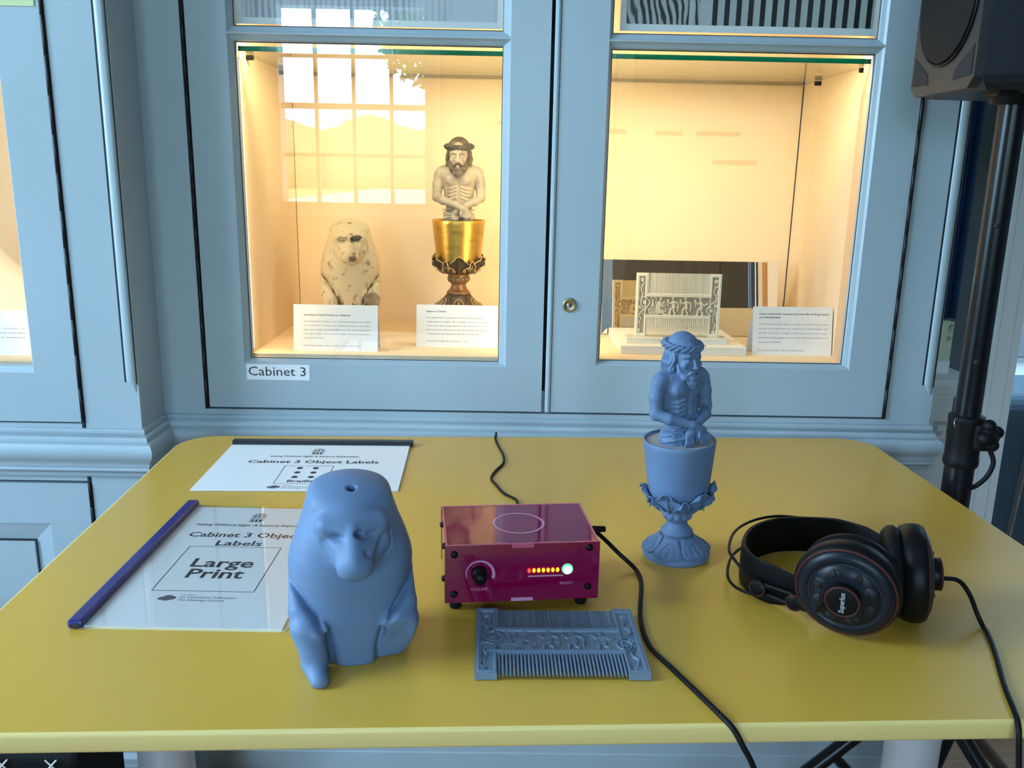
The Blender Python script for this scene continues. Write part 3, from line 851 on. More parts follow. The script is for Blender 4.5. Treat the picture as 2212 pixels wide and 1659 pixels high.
hinge(-0.7230, YL - 0.0005, 0.128, 0.6515, 0.060, cb2)
MB().cyl((-0.7205, YL - 0.008, 0.1085), (-0.7205, YL - 0.008, 0.1185), 0.006, n=10).build('hinge_foot', M['brass'], cb2)
# inside
MB().box(-2.1, -0.655, 1.90, 1.91, 0.85, ZTOP).build('lining_back', mat('peach_lining', (0.76, 0.50, 0.28), 0.85), cb2)
MB().box(-2.1, -0.655, YL + 0.03, 1.91, 0.842, 0.862).build('lining_floor', M['lining'], cb2)
MB().box(-0.665, -0.655, YL + 0.03, 1.91, 0.862, ZTOP).build('lining_side', M['lining'], cb2)
strip(-0.775, YL + 0.05, 0.92, 1.80, -0.6, 1.0, cb2)
strip(-1.30, YL + 0.05, 1.80, 1.88, 0.0, 1.0, cb2)
gs = thing('paper_sign', (-0.85, YL - 0.001, 1.47), 'lime green paper notice cut off at the top left corner of the photo', 'sign')
MB().box(-1.05, -0.7335, YL - 0.0012, YL - 0.0002, 1.4330, 1.53).build('sheet', M['card_green'], gs)
# carved marble fragment and its card in the left case
F = Field((-1.13, 1.52, 0.855), (-0.87, 1.76, 1.12), 0.0035)
F.ell((-1.00, 1.64, 0.92), (0.115, 0.085, 0.10)).cap((-1.01, 1.64, 0.98), (-1.02, 1.64, 1.055), 0.062, 0.035, 0.03).ell((-0.945, 1.62, 0.885), (0.075, 0.07, 0.05), 0.03).ell((-1.025, 1.63, 1.075), (0.030, 0.034, 0.036), 0.012)
F.disp((-1.13, 1.52, 0.86), (-0.87, 1.76, 1.05), lambda X, Y, Z: 0.0035 * np.sin(70 * (X + 1.0) + 25 * (Z - 0.9)) + 0 * Y)
F.half((0, 0, -1), -0.8625)
mf = F.mesh('marble_fragment', M['marble'])
o = link('marble_fragment', mf, None, (0, 0.035, 0)); tag(o, 'white draped marble fragment in the case at the left edge, behind its card', 'sculpture')

# ================================================================== tent cards in the cases
def tent_card(x, y, w_, h, rz, label, lines, txtx, lean=0.16, z=0.862, skip_text=None, slide=0.0):
    r = thing('label_card', (x, y, z), label, 'card', (0, 0, rz), 'printed cards in the cases')
    t = math.tan(lean) * h
    mb = MB(); th = 0.0004
    mb.add([(-w_ / 2, 0, 0), (w_ / 2, 0, 0), (w_ / 2, t, h), (-w_ / 2, t, h), (-w_ / 2, th, 0), (w_ / 2, th, 0), (w_ / 2, t + th, h), (-w_ / 2, t + th, h)],
           [(0, 1, 2, 3), (4, 7, 6, 5), (0, 4, 5, 1), (1, 5, 6, 2), (2, 6, 7, 3), (3, 7, 4, 0)])
    mb.build('front_leaf', M['cardpaper'], r, org=None)
    mb = MB()
    mb.add([(-w_ / 2, 2 * t + 0.012, 0), (w_ / 2, 2 * t + 0.012, 0), (w_ / 2, t + th, h), (-w_ / 2, t + th, h), (-w_ / 2, 2 * t + 0.012 + th, 0), (w_ / 2, 2 * t + 0.012 + th, 0), (w_ / 2, t + 2 * th, h), (-w_ / 2, t + 2 * th, h)],
           [(0, 1, 2, 3), (4, 7, 6, 5), (0, 4, 5, 1), (1, 5, 6, 2), (2, 6, 7, 3), (3, 7, 4, 0)])
    mb.build('back_leaf', M['cardpaper'], r, org=None)
    L = math.hypot(t, h)
    ax = Vector((0, t, h)) / L; nn = Vector((0, -h, t)) / L
    m = Matrix(((1, 0, 0, 0), (0, ax.y, nn.y, 0), (0, ax.z, nn.z, 0), (0, 0, 0, 1)))
    m = Matrix.Translation(nn * 0.0003) @ m
    head = [l for l in lines if l[5]]; body = [l for l in lines if not l[5]]
    if head: lettering('heading', head, M['greyink'], r, m)
    lettering('text', body, M['lightink'], r, m)
    return r
W1 = 0.159; s_ = W1 / 185.0          # metres per photo pixel on the card
def card_lines(w_, h, head, body, foot, x0, tw, y_head, y0, dy, yf, cap, caph):
    out = []
    for i, (t, wd) in enumerate(head): out.append((t, -w_ / 2 + x0, h - y_head - i * 0.0068, caph, wd, True, 'l'))
    for i, t in enumerate(body):
        full = isinstance(t, str)
        out.append((t if full else t[0], -w_ / 2 + x0, h - y0 - i * dy, cap, tw if full else t[1], False, 'l'))
    for (t, wd) in foot: out.append((t, -w_ / 2 + x0, h - yf, cap, wd, False, 'l'))
    return out
hC = 0.0862
tent_card(-0.3158, 1.6112, 0.1590, hC, 0.0, 'white printed tent card in front of the cream baboon statue',
          card_lines(0.159, hC, [('Statuette of God Thoth as a Baboon', 0.0885)],
                     ['This statuette of a baboon is in a squatting position and is made', 'from limestone. It dates to the Ramesside period of ancient', 'Egypt and is approximately 3000 years old. It represents the', 'moon god. Thoth, patron of knowledge, science, mathematics,', ('writing and hearing.', 0.0375)],
                     [('Dimensions: height 19.5cm x width 12cm x depth 12cm', 0.1060)], 0.0190, 0.126, 0.0195, 0.0315, 0.0078, 0.0770, 0.0024, 0.0027), 0)
tent_card(-0.0897, 1.6667, 0.1585, 0.0815, 0.0, 'white printed tent card in front of the gold chalice figure',
          card_lines(0.1585, 0.0815, [('Figure of Christ', 0.0385)],
                     ['This painted lime wood statue shows Christ emerging from', 'a gold-coloured chalice. The crucifixion wounds are visible', 'on the front of his hands and at his side. Also known as The', 'Man of Sorrows, this private devotional image was popular', ('in Northern Europe during the 16th and 17th centuries.', 0.1055)],
                     [('Dimensions: height 36 cm x width 11 cm', 0.0805)], 0.0195, 0.119, 0.0130, 0.0250, 0.0079, 0.0705, 0.0024, 0.0027), 0)
tent_card(0.5620, 1.6440, 0.1560, 0.0925, 0.03, 'white printed tent card to the right of the carved ivory comb',
          card_lines(0.156, 0.0925, [('Ivory comb from scenes from the life of King David', 0.1360), ('and Bathsheba', 0.0420)],
                     ['This ivory comb was made in northern France during the 16th', 'century. It is in the shape of a capital H. It is double edged, with', '101 fine teeth on one edge, and 34 wide teeth on the other.', 'Detailed carvings appear on both sides, illustrating a well known', ('story from the Bible.', 0.0440)],
                     [('Dimensions: height 12cm x width 16cm', 0.0900)], 0.0115, 0.136, 0.0140, 0.0335, 0.0087, 0.0840, 0.0024, 0.0029), 0)
c4 = tent_card(-0.9200, 1.5270, 0.1570, 0.0795, 0.0, 'white printed tent card in the case at the left edge of the photo',
          card_lines(0.157, 0.0795, [], [], [], 0.02, 0.12, 0.013, 0.03, 0.008, 0.07, 0.0024, 0.0027) +
          [('vessel in this green, known as', 0.0660, 0.0470, 0.0024, 0.122, False, 'r'), ('a relief, is made from marble', 0.0660, 0.0390, 0.0024, 0.122, False, 'r'), ('and has the feature serpent', 0.0660, 0.0310, 0.0024, 0.122, False, 'r')], 0)

def link_m(name, me, parent, mt, loc=None, rot=None):
    o = link(name, me, parent, loc, rot)
    if len(me.materials) == 0: me.materials.append(None)
    o.material_slots[0].link = 'OBJECT'; o.material_slots[0].material = mt
    return o

# ================================================================== yellow table
TA = math.radians(2.35)
cu, su = math.cos(TA), math.sin(TA)
U0, U1, V0, V1 = -0.4906, 0.7214, 0.6410, 1.4740       # table edges along its own axes
TH = 0.019
tbl = thing('table', (0, 0, 0), 'yellow laminate table with rounded corners and silver column legs in front of the cabinet', 'table', (0, 0, TA))
def rrect(x0, x1, y0, y1, r, n=10):
    pts = []
    for (cx, cy, a) in ((x1 - r, y1 - r, 0), (x0 + r, y1 - r, 90), (x0 + r, y0 + r, 180), (x1 - r, y0 + r, 270)):
        for i in range(n + 1):
            q = math.radians(a + 90 * i / n); pts.append((cx + r * math.cos(q), cy + r * math.sin(q)))
    return pts
def slab(mb, pts_fn, prof):
    """stack of outlines: prof = [(inset, z)]"""
    n = len(pts_fn(0)); vs = []; fs = []
    for (i, z) in prof: vs += [(p[0], p[1], z) for p in pts_fn(i)]
    for k in range(len(prof) - 1):
        for j in range(n): fs.append((k * n + j, k * n + (j + 1) % n, (k + 1) * n + (j + 1) % n, (k + 1) * n + j))
    mb.add(vs, fs)
    return vs, n
RC = 0.062
fn = lambda i: rrect(U0 + i, U1 - i, V0 + i, V1 - i, RC - i)
top = MB(); vs, n = slab(top, fn, [(0.0035, TZ), (0.0022, TZ)])
top.v = []; top.f = []; top.sm = []
top.add([(p[0], p[1], TZ) for p in fn(0.0030)], [tuple(range(n))])
top.build('tabletop', M['yellow'], tbl, org=None)
ed = MB(); slab(ed, fn, [(0.0030, TZ), (0.0012, TZ - 0.0007), (0.0003, TZ - 0.002), (0, TZ - 0.004), (0, TZ - TH + 0.003), (0.001, TZ - TH + 0.0008), (0.003, TZ - TH)])
ed.add([(p[0], p[1], TZ - TH) for p in fn(0.003)], [tuple(range(n - 1, -1, -1))])
eo = ed.build('edge_band', M['yellow_edge'], tbl, org=None); smooth_by_angle(eo, 60)
def tl(x, y): return (x * cu + y * su, -x * su + y * cu)
for (x, y) in ((-0.466, 1.07), (0.6095, 1.104)):
    a, b = tl(x, y)
    MB().lathe([(0.0375, 0.06), (0.0375, TZ - TH)], (a, b, 0), 40).build('leg', M['alu'], tbl, org=None)
    MB().rbox(a - 0.035, a + 0.035, b - 0.34, b + 0.30, 0.02, 0.06, 0.012).build('foot', M['alu'], tbl, org=None)
    for q in (-0.30, 0.26): MB().cyl((a, b + q, 0), (a, b + q, 0.022), 0.022).build('glide', M['black'], tbl, org=None)
    MB().box(a - 0.03, a + 0.03, b - 0.25, b + 0.25, TZ - TH - 0.012, TZ - TH).build('bracket', M['black'], tbl, org=None)

# ================================================================== the seated baboon (limestone original and blue print)
def baboon_mesh():
    h = 0.0013
    F = Field((-0.072, -0.086, -0.006), (0.072, 0.072, 0.204), h)
    # bell-shaped body: cape, shoulders and the broad flat head in one outline
    zt = [-0.01, 0.02, 0.045, 0.07, 0.09, 0.105, 0.115, 0.132, 0.150, 0.168, 0.180, 0.190, 0.200]
    at = [0.0430, 0.0455, 0.0500, 0.0550, 0.0590, 0.0595, 0.0580, 0.0530, 0.0465, 0.0415, 0.0392, 0.0370, 0.0345]
    bt = [0.0460, 0.0490, 0.0500, 0.0510, 0.0520, 0.0515, 0.0500, 0.0460, 0.0420, 0.0385, 0.0360, 0.0335, 0.0300]
    def bell(X, Y, Z):
        a = np.interp(Z, zt, at).astype(np.float32); b_ = np.interp(Z, zt, bt).astype(np.float32); n = np.interp(Z, [0.0, 0.10, 0.15, 0.18], [2.3, 2.3, 2.7, 3.0]).astype(np.float32)
        q = (np.abs(X / a) ** n + np.abs((Y - 0.006) / b_) ** n) ** (1 / n)
        d = (q - 1) * np.minimum(a, b_) * 0.95
        t = Z - (0.1950 - 6.5 * X * X - 7.0 * (Y - 0.012) ** 2)
        k = 0.008; hh = np.clip(0.5 - 0.5 * (d - t) / k, 0, 1)
        return d + (t - d) * hh + k * hh * (1 - hh)
    F._op(bell, (-0.062, -0.05, -0.006), (0.062, 0.062, 0.197), 0, False)
    # ruff round the face and the muzzle
    F.ell((0, -0.030, 0.142), (0.034, 0.018, 0.028), 0.012)
    F.cap((0, -0.030, 0.1480), (0, -0.0580, 0.1270), 0.0260, 0.0165, 0.016)
    F.ell((0, -0.0610, 0.1240), (0.0150, 0.0125, 0.0115), 0.008)
    # brow shelf with hollow eyes, ridge of the nose, nostril
    F.cap((-0.024, -0.0385, 0.1610), (0.024, -0.0385, 0.1610), 0.0078, 0.0078, 0.009)
    F.cap((0, -0.0500, 0.1600), (0, -0.0680, 0.1340), 0.0040, 0.0055, 0.006)
    for s in (-1, 1):
        F.ell((s * 0.0165, -0.0550, 0.1525), (0.0075, 0.0080, 0.0036), 0.006, True)
        F.cap((s * 0.0270, -0.046, 0.145), (s * 0.0195, -0.060, 0.124), 0.0026, 0.0026, 0.006, True)
    F.ell((0.012, -0.064, 0.139), (0.0035, 0.0035, 0.0040), 0.003, True)
    F.ell((0.004, -0.053, 0.1555), (0.0045, 0.006, 0.0045), 0.003, True)
    F.path([(-0.010, -0.0765, 0.1150), (0, -0.0800, 0.1135), (0.010, -0.0765, 0.1150)], 0.0016, 0.002, True)
    F.path([(0.033, -0.035, 0.150), (0.034, -0.036, 0.132), (0.025, -0.045, 0.118)], 0.0016, 0.002, True)
    # hole drilled in the front of the crown
    F.cap((0.001, -0.018, 0.1990), (0.001, -0.010, 0.1750), 0.0048, 0.0040, 0.0015, True)
    # arms lying along the edge of the cape, knees and shins in front
    for s in (-1, 1):
        F.path([(s * 0.0520, -0.004, 0.086), (s * 0.0480, -0.026, 0.062), (s * 0.034, -0.044, 0.046)], [0.0075, 0.0110, 0.0105], 0.005)
    F.path([(-0.0440, -0.010, 0.066), (-0.0430, -0.036, 0.046), (-0.0375, -0.046, 0.014)], [0.0160, 0.0155, 0.0120], 0.0035)
    F.path([(-0.0385, -0.044, 0.010), (-0.0345, -0.066, 0.005)], [0.0120, 0.0085], 0.004)
    F.path([(0.0440, -0.010, 0.066), (0.0440, -0.032, 0.044), (0.0380, -0.036, 0.012)], [0.0160, 0.0160, 0.0135], 0.0035)
    for s in (-1, 1):                                # hips
        F.ell((s * 0.036, 0.012, 0.028), (0.020, 0.036, 0.034), 0.010)
    # hollow between the shins
    F.ell((-0.001, -0.078, 0.020), (0.0190, 0.026, 0.046), 0.010, True)
    F.path([(-0.020, -0.058, 0.048), (-0.020, -0.056, 0.0)], 0.0060, 0.004, True)
    # creases where the arms lie on the cape and the shins meet the belly
    def crease(X, Y, Z):
        out = 0
        for s in (-1, 1):
            L = [(s * 0.060, 0.090), (s * 0.050, 0.079), (s * 0.036, 0.060), (s * 0.0245, 0.038), (s * 0.0205, 0.018), (s * 0.0200, -0.004)]
            d = np.full(np.broadcast(X, Z).shape, 1.0, np.float32)
            for a, b_ in zip(L[:-1], L[1:]):
                ex, ez = b_[0] - a[0], b_[1] - a[1]; q = np.clip(((X - a[0]) * ex + (Z - a[1]) * ez) / (ex * ex + ez * ez), 0, 1)
                d = np.minimum(d, np.hypot(X - a[0] - q * ex, Z - a[1] - q * ez))
            out = out + 0.0042 * np.exp(-(d / 0.0030) ** 2)
        return out * np.clip(-Y / 0.01, 0, 1)
    F.disp((-0.07, -0.08, -0.005), (0.07, 0.0, 0.1), crease)
    # the right shin is broken away at a slant
    def brk(X, Y, Z): return np.maximum(np.maximum(-(X - 0.020), (Y + 0.040 + 0.35 * (Z - 0.03) + 0.0010 * np.sin(190 * X + 1) * np.sin(170 * Z))), Z - 0.058 - 0.25 * (X - 0.045))
    F._op(brk, (0.015, -0.08, -0.01), (0.07, -0.02, 0.075), 0.002, True)
    F.disp((-0.07, -0.08, -0.005), (0.07, 0.07, 0.2), lambda X, Y, Z: 0.0006 * np.sin(75 * X + 40 * Z) * np.sin(60 * Y - 45 * Z))
    F.half((0, 0, -1), 0.0)
    return F.mesh('baboon_body', None)
bab = baboon_mesh()
bb = thing('baboon_statuette', (-0.1425, 0.7740, TZ), 'blue matte replica baboon statuette sitting on the yellow table before the printed folders', 'statuette', (0, 0, math.radians(13)), 'baboon statuettes')
o = link_m('baboon_body', bab, bb, M['blueprint']); o.scale = (1.0, 1.0, 0.89)
ls = thing('baboon_statuette', (-0.3105, 1.765, 0.862), 'cream limestone baboon statuette standing in the lit cabinet behind its card', 'statuette', (0, 0, math.radians(9)), 'baboon statuettes')
MB().box(-0.043, 0.043, -0.045, 0.045, 0, 0.043).build('plinth', M['board'], ls, org=None)
o = link_m('baboon_body', bab, ls, M['stone'], (0, 0, 0.043))
def patch_on(name, mesh, sel, mt, par, loc, off=0.0007):
    """thin skin over part of a surface (a worn or broken patch)"""
    n = len(mesh.vertices); co = np.zeros(n * 3, np.float32); mesh.vertices.foreach_get('co', co); co = co.reshape(-1, 3)
    no = np.zeros(n * 3, np.float32); mesh.vertices.foreach_get('normal', no); no = no.reshape(-1, 3)
    ok = sel(co, no)
    m2 = np.zeros(len(mesh.polygons) * 4, np.int32); mesh.loops.foreach_get('vertex_index', m2); q = m2.reshape(-1, 4)
    q = q[ok[q].all(1)]
    u, inv = np.unique(q, return_inverse=True)
    me = bpy.data.meshes.new(name); me.from_pydata((co[u] + no[u] * off).tolist(), [], inv.reshape(-1, 4).tolist()); me.materials.append(mt)
    me.polygons.foreach_set('use_smooth', [True] * len(me.polygons))
    return link(name, me, par, loc)
def nz(c, s, k=0): return np.sin(c[:, 0] * s + k) * np.sin(c[:, 1] * s * 1.3 + 2 * k) * np.sin(c[:, 2] * s * 0.9 + k * 3)
patch_on('brow_chip', bab, lambda c, n: (c[:, 1] < -0.030) & (((c[:, 0] - 0.0125) / 0.0125) ** 2 + ((c[:, 2] - 0.1605 - 0.06 * c[:, 0]) / 0.0062) ** 2 + 0.25 * np.sin(c[:, 0] * 900) * np.sin(c[:, 2] * 800) < 1), mat('chipped_dark_stone', (0.075, 0.062, 0.048), 0.85, var=(160, 0.5)), ls, (0, 0, 0.043), 0.0004)
patch_on('brow_stain', bab, lambda c, n: (c[:, 1] < -0.030) & (((c[:, 0] + 0.0125) / 0.0125) ** 2 + ((c[:, 2] - 0.1595) / 0.0055) ** 2 + 0.4 * np.sin(c[:, 0] * 700) * np.sin(c[:, 2] * 900) < 1), mat('brow_stained_stone', (0.27, 0.215, 0.14), 0.8, var=(150, 0.5)), ls, (0, 0, 0.043), 0.0004)
patch_on('muzzle_stain', bab, lambda c, n: (((c[:, 0] - 0.005) / 0.0085) ** 2 + ((c[:, 2] - 0.1235) / 0.0065) ** 2 + 0.3 * nz(c, 500) < 1) & (c[:, 1] < -0.05), mat('dark_stone_stain', (0.17, 0.125, 0.08), 0.8, var=(160, 0.5)), ls, (0, 0, 0.043), 0.0005)
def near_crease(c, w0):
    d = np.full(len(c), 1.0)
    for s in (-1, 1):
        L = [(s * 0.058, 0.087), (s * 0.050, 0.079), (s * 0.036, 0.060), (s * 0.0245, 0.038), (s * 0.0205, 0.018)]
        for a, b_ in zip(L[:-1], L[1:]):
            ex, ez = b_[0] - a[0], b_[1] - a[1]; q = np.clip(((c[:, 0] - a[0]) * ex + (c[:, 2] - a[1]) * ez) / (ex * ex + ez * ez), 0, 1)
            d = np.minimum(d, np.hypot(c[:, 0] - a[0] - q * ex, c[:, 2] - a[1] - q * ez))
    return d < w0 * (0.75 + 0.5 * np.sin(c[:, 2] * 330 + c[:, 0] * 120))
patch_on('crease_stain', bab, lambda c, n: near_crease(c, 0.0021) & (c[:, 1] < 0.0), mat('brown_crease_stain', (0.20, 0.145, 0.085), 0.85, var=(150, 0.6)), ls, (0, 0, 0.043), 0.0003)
patch_on('broken_shin', bab, lambda c, n: (c[:, 0] > 0.024) & (c[:, 2] < 0.057) & (n[:, 1] < -0.80) & (c[:, 1] > -0.055), M['stonebrk'], ls, (0, 0, 0.043), 0.0004)
patch_on('lower_stain', bab, lambda c, n: (c[:, 2] < 0.026 + 0.009 * np.sin(c[:, 0] * 260) + 0.005 * np.sin(c[:, 0] * 700)) & (np.abs(c[:, 0]) < 0.043) & (c[:, 1] < -0.012), mat('grey_stone_stain', (0.17, 0.145, 0.115), 0.85, var=(70, 0.6)), ls, (0, 0, 0.043), 0.0004)

# ================================================================== the figure rising from a chalice (painted original and blue print)
def chalice_parts():
    D = {}
    # body: continuous bust with arms, hands and face
    h = 0.00085
    F = Field((-0.064, -0.052, 0.176), (0.064, 0.034, 0.366), h)
    F.ell((0, 0.003, 0.262), (0.0345, 0.0205, 0.044))
    F.ell((0, -0.002, 0.280), (0.0330, 0.0190, 0.022), 0.012)
    F.ell((0, 0.000, 0.225), (0.0285, 0.0190, 0.036), 0.014)
    F.ell((0, 0.001, 0.190), (0.0310, 0.0230, 0.030), 0.014)
    for s in (-1, 1):
        F.ell((s * 0.0135, -0.0165, 0.2735), (0.0135, 0.0070, 0.0105), 0.007)         # breast
        F.ell((s * 0.0385, 0.003, 0.2865), (0.0130, 0.0125, 0.0130), 0.010)           # shoulder
        F.cap((s * 0.034, 0.005, 0.292), (s * 0.007, 0.007, 0.305), 0.0095, 0.0105, 0.010)
        F.cap((s * 0.025, -0.0085, 0.2935), (s * 0.005, -0.012, 0.2915), 0.0024, 0.0024, 0.005)   # collar bone
        F.path([(s * 0.0430, 0.003, 0.283), (s * 0.0465, 0.002, 0.262), (s * 0.0480, -0.001, 0.236)], [0.0118, 0.0112, 0.0098], 0.004)
    for i in range(4):                                                               # ribs
        for s in (-1, 1):
            z = 0.254 - 0.0075 * i
            F.path([(s * 0.006, -0.0200, z + 0.004), (s * 0.017, -0.0175, z), (s * 0.027, -0.008, z - 0.001)], 0.0011, 0.004)
    F.cap((0, -0.0225, 0.270), (0, -0.0205, 0.236), 0.0016, 0.0016, 0.003, True)
    F.ell((0, -0.0200, 0.220), (0.002, 0.003, 0.003), 0.002, True)
    # forearms crossed at the wrist, the one from the viewer's left on top
    F.path([(0.0480, -0.001, 0.236), (0.036, -0.016, 0.228), (0.010, -0.0265, 0.2155)], [0.0098, 0.0090, 0.0066], 0.004)
    F.path([(-0.0480, -0.001, 0.236), (-0.034, -0.018, 0.230), (-0.001, -0.0345, 0.2200)], [0.0098, 0.0092, 0.0066], 0.004)
    # hand of the lower arm, hanging to the viewer's left
    F.path([(0.010, -0.0265, 0.2155), (0.000, -0.0300, 0.2065)], [0.0066, 0.0070], 0.004)
    F.ell((-0.003, -0.0300, 0.2030), (0.0085, 0.0050, 0.0085), 0.004)
    for i, (x, L) in enumerate(((-0.0095, 0.014), (-0.0055, 0.017), (-0.0012, 0.0175), (0.0030, 0.0155))):
        F.path([(x, -0.0315, 0.1990), (x - 0.002, -0.0340, 0.1990 - L * 0.55), (x - 0.0025, -0.0315, 0.1990 - L)], [0.0023, 0.0021, 0.0018], 0.0012)
    F.path([(0.005, -0.0315, 0.2060), (0.0085, -0.0345, 0.1990), (0.0075, -0.0350, 0.1935)], [0.0026, 0.0023, 0.0019], 0.002)
    # hand of the upper arm, hanging to the viewer's right
    F.path([(-0.001, -0.0345, 0.2200), (0.010, -0.0370, 0.2130)], [0.0066, 0.0066], 0.004)
    F.ell((0.0160, -0.0365, 0.2080), (0.0095, 0.0050, 0.0085), 0.004, rz=0.2)
    for i, (x, L) in enumerate(((0.0125, 0.0155), (0.0172, 0.0185), (0.0218, 0.0190), (0.0262, 0.0160))):
        F.path([(x, -0.0385, 0.2040), (x + 0.0018, -0.0415, 0.2040 - L * 0.5), (x + 0.0030, -0.0385, 0.2040 - L)], [0.0024, 0.0022, 0.0018], 0.0012)
    F.path([(0.0085, -0.0385, 0.2100), (0.0070, -0.0420, 0.2020), (0.0090, -0.0420, 0.1965)], [0.0027, 0.0024, 0.0020], 0.002)
    # neck and head, bowed forward
    F.cap((0, 0.005, 0.292), (0, -0.004, 0.318), 0.0125, 0.0115, 0.006)
    F.ell((0, -0.007, 0.3285), (0.0205, 0.0245, 0.0290), 0.006)
    F.ell((0, -0.0150, 0.3080), (0.0150, 0.0150, 0.0165), 0.008)
    for s in (-1, 1):
        F.ell((s * 0.0120, -0.0245, 0.3155), (0.0060, 0.0050, 0.0055), 0.005)         # cheek
        F.ell((s * 0.0088, -0.0330, 0.3225), (0.0062, 0.0052, 0.0042), 0.0035, True)  # eye hollow
        F.ell((s * 0.0088, -0.0275, 0.3215), (0.0047, 0.0036, 0.0033), 0.0012)        # closed lid
        F.path([(s * 0.0135, -0.0270, 0.3212), (s * 0.0088, -0.0312, 0.3196), (s * 0.0048, -0.0290, 0.3210)], 0.0006, 0.0006)
        F.path([(s * 0.0150, -0.0245, 0.3280), (s * 0.0090, -0.0298, 0.3302), (s * 0.0032, -0.0315, 0.3282)], [0.0016, 0.0022, 0.0020], 0.0025)
        F.cap((s * 0.0110, -0.0290, 0.3135), (s * 0.0072, -0.0310, 0.3065), 0.0014, 0.0012, 0.002, True)
        F.ell((s * 0.0036, -0.0345, 0.3118), (0.0022, 0.0022, 0.0018), 0.0015)
    F.cap((0, -0.0305, 0.3270), (0, -0.0355, 0.3125), 0.0020, 0.0032, 0.0025)
    F.ell((0, -0.0365, 0.3115), (0.0030, 0.0030, 0.0026), 0.0015)
    F.path([(-0.0050, -0.0300, 0.3020), (0, -0.0322, 0.3026), (0.0050, -0.0300, 0.3020)], [0.0012, 0.0020, 0.0012], 0.001)
    F.path([(-0.0045, -0.0300, 0.2995), (0, -0.0320, 0.2988), (0.0045, -0.0300, 0.2995)], [0.0012, 0.0020, 0.0012], 0.001)
    F.half((0, 0, -1), -0.1800)
    D['figure_body'] = F.mesh('figure_body', None)
    # cloth round the hips
    F = Field((-0.046, -0.038, 0.174), (0.046, 0.036, 0.222), 0.0010)
    F.ell((0, 0.001, 0.190), (0.0345, 0.0255, 0.0285))
    F.disp((-0.046, -0.038, 0.174), (0.046, 0.036, 0.222), lambda X, Y, Z: 0.0011 * np.sin(620 * Z + 90 * X + 12 * np.sin(70 * X)) + 0.0005 * np.sin(260 * X))
    for (z, dz) in ((0.2100, -0.004), (0.2010, 0.005), (0.1930, -0.006)):
        F.path([(-0.034, 0.0, z + dz * 0.4), (-0.024, -0.0185, z), (-0.008, -0.0260, z - dz * 0.5), (0.010, -0.0260, z), (0.026, -0.0175, z + dz * 0.5), (0.034, 0.0, z)], 0.0016, 0.0018)
    F.half((0, 0, -1), -0.1800)
    D['loincloth'] = F.mesh('loincloth', None)
    # hair
    F = Field((-0.036, -0.032, 0.285), (0.036, 0.038, 0.368), 0.0009)
    F.ell((0, 0.001, 0.3370), (0.0245, 0.0275, 0.0265))
    F.ell((0, 0.013, 0.316), (0.0225, 0.0165, 0.034), 0.008)
    F.ell((0, -0.026, 0.3190), (0.0190, 0.0180, 0.0235), 0.004, True)
    for s in (-1, 1):
        F.path([(s * 0.0195, -0.0115, 0.3390), (s * 0.0225, -0.0085, 0.322), (s * 0.0225, -0.0035, 0.306), (s * 0.0255, 0.000, 0.294)], [0.0045, 0.0048, 0.0050, 0.0030], 0.003)
        for j in range(4):
            F.path([(s * (0.021 + 0.001 * j), -0.006 + 0.006 * j, 0.332), (s * 0.0255, -0.003 + 0.006 * j, 0.316), (s * 0.0225, 0.001 + 0.006 * j, 0.304), (s * (0.0265 - 0.002 * j), 0.003 + 0.006 * j, 0.2915)], [0.0030, 0.0034, 0.0034, 0.0022], 0.0015)
    F.disp((-0.036, -0.032, 0.285), (0.036, 0.038, 0.368), lambda X, Y, Z: 0.0006 * np.sin(900 * np.arctan2(X, Y + 0.002) * 0.035 + 240 * Z + 3 * np.sin(180 * Z)))
    D['hair'] = F.mesh('hair', None)
    # beard and moustache
    F = Field((-0.024, -0.046, 0.266), (0.024, -0.002, 0.328), 0.0008)
    F.path([(-0.0178, -0.0130, 0.3150), (-0.0165, -0.0175, 0.3030), (-0.0120, -0.0235, 0.2960), (0, -0.0265, 0.2935)], [0.0030, 0.0050, 0.0066, 0.0072], 0.003)
    F.path([(0.0178, -0.0130, 0.3150), (0.0165, -0.0175, 0.3030), (0.0120, -0.0235, 0.2960), (0, -0.0265, 0.2935)], [0.0030, 0.0050, 0.0066, 0.0072], 0.003)
    F.cap((0, -0.0260, 0.2940), (0, -0.0290, 0.2830), 0.0098, 0.0062, 0.003)
    for i in range(9):
        x = -0.0112 + 0.0028 * i
        F.path([(x * 0.95, -0.0300 + 0.25 * abs(x), 0.2950), (x * 0.80 + 0.0009 * math.sin(i * 2.1), -0.0342 + 0.30 * abs(x), 0.2860), (x * 0.45, -0.0325 + 0.12 * abs(x), 0.2775 + 0.30 * abs(x))], [0.0019, 0.0019, 0.0012], 0.0009)
    for s in (-1, 1):
        F.path([(s * 0.0006, -0.0345, 0.3068), (s * 0.0062, -0.0330, 0.3050), (s * 0.0110, -0.0270, 0.2985), (s * 0.0115, -0.0265, 0.2935)], [0.0016, 0.0022, 0.0022, 0.0014], 0.0012)
    F.ell((0, -0.0355, 0.3010), (0.0042, 0.0050, 0.0024), 0.001, True)
    D['beard'] = F.mesh('beard', None)
    # crown of twisted thorn branches
    mb = MB(); rn = random.Random(4)
    for k in range(3):
        pts = []
        for i in range(72):
            q = 2 * PI * i / 72; w_ = 6 * q + k * 2 * PI / 3
            R = 1.0
            pts.append(((0.0268 + 0.0030 * math.cos(w_)) * math.cos(q), 0.001 + (0.0292 + 0.0030 * math.cos(w_)) * math.sin(q), 0.3430 + 0.0034 * math.sin(w_) + 0.0035 * math.sin(q)))
        mb.tube(pts, 0.0029, 7, True)
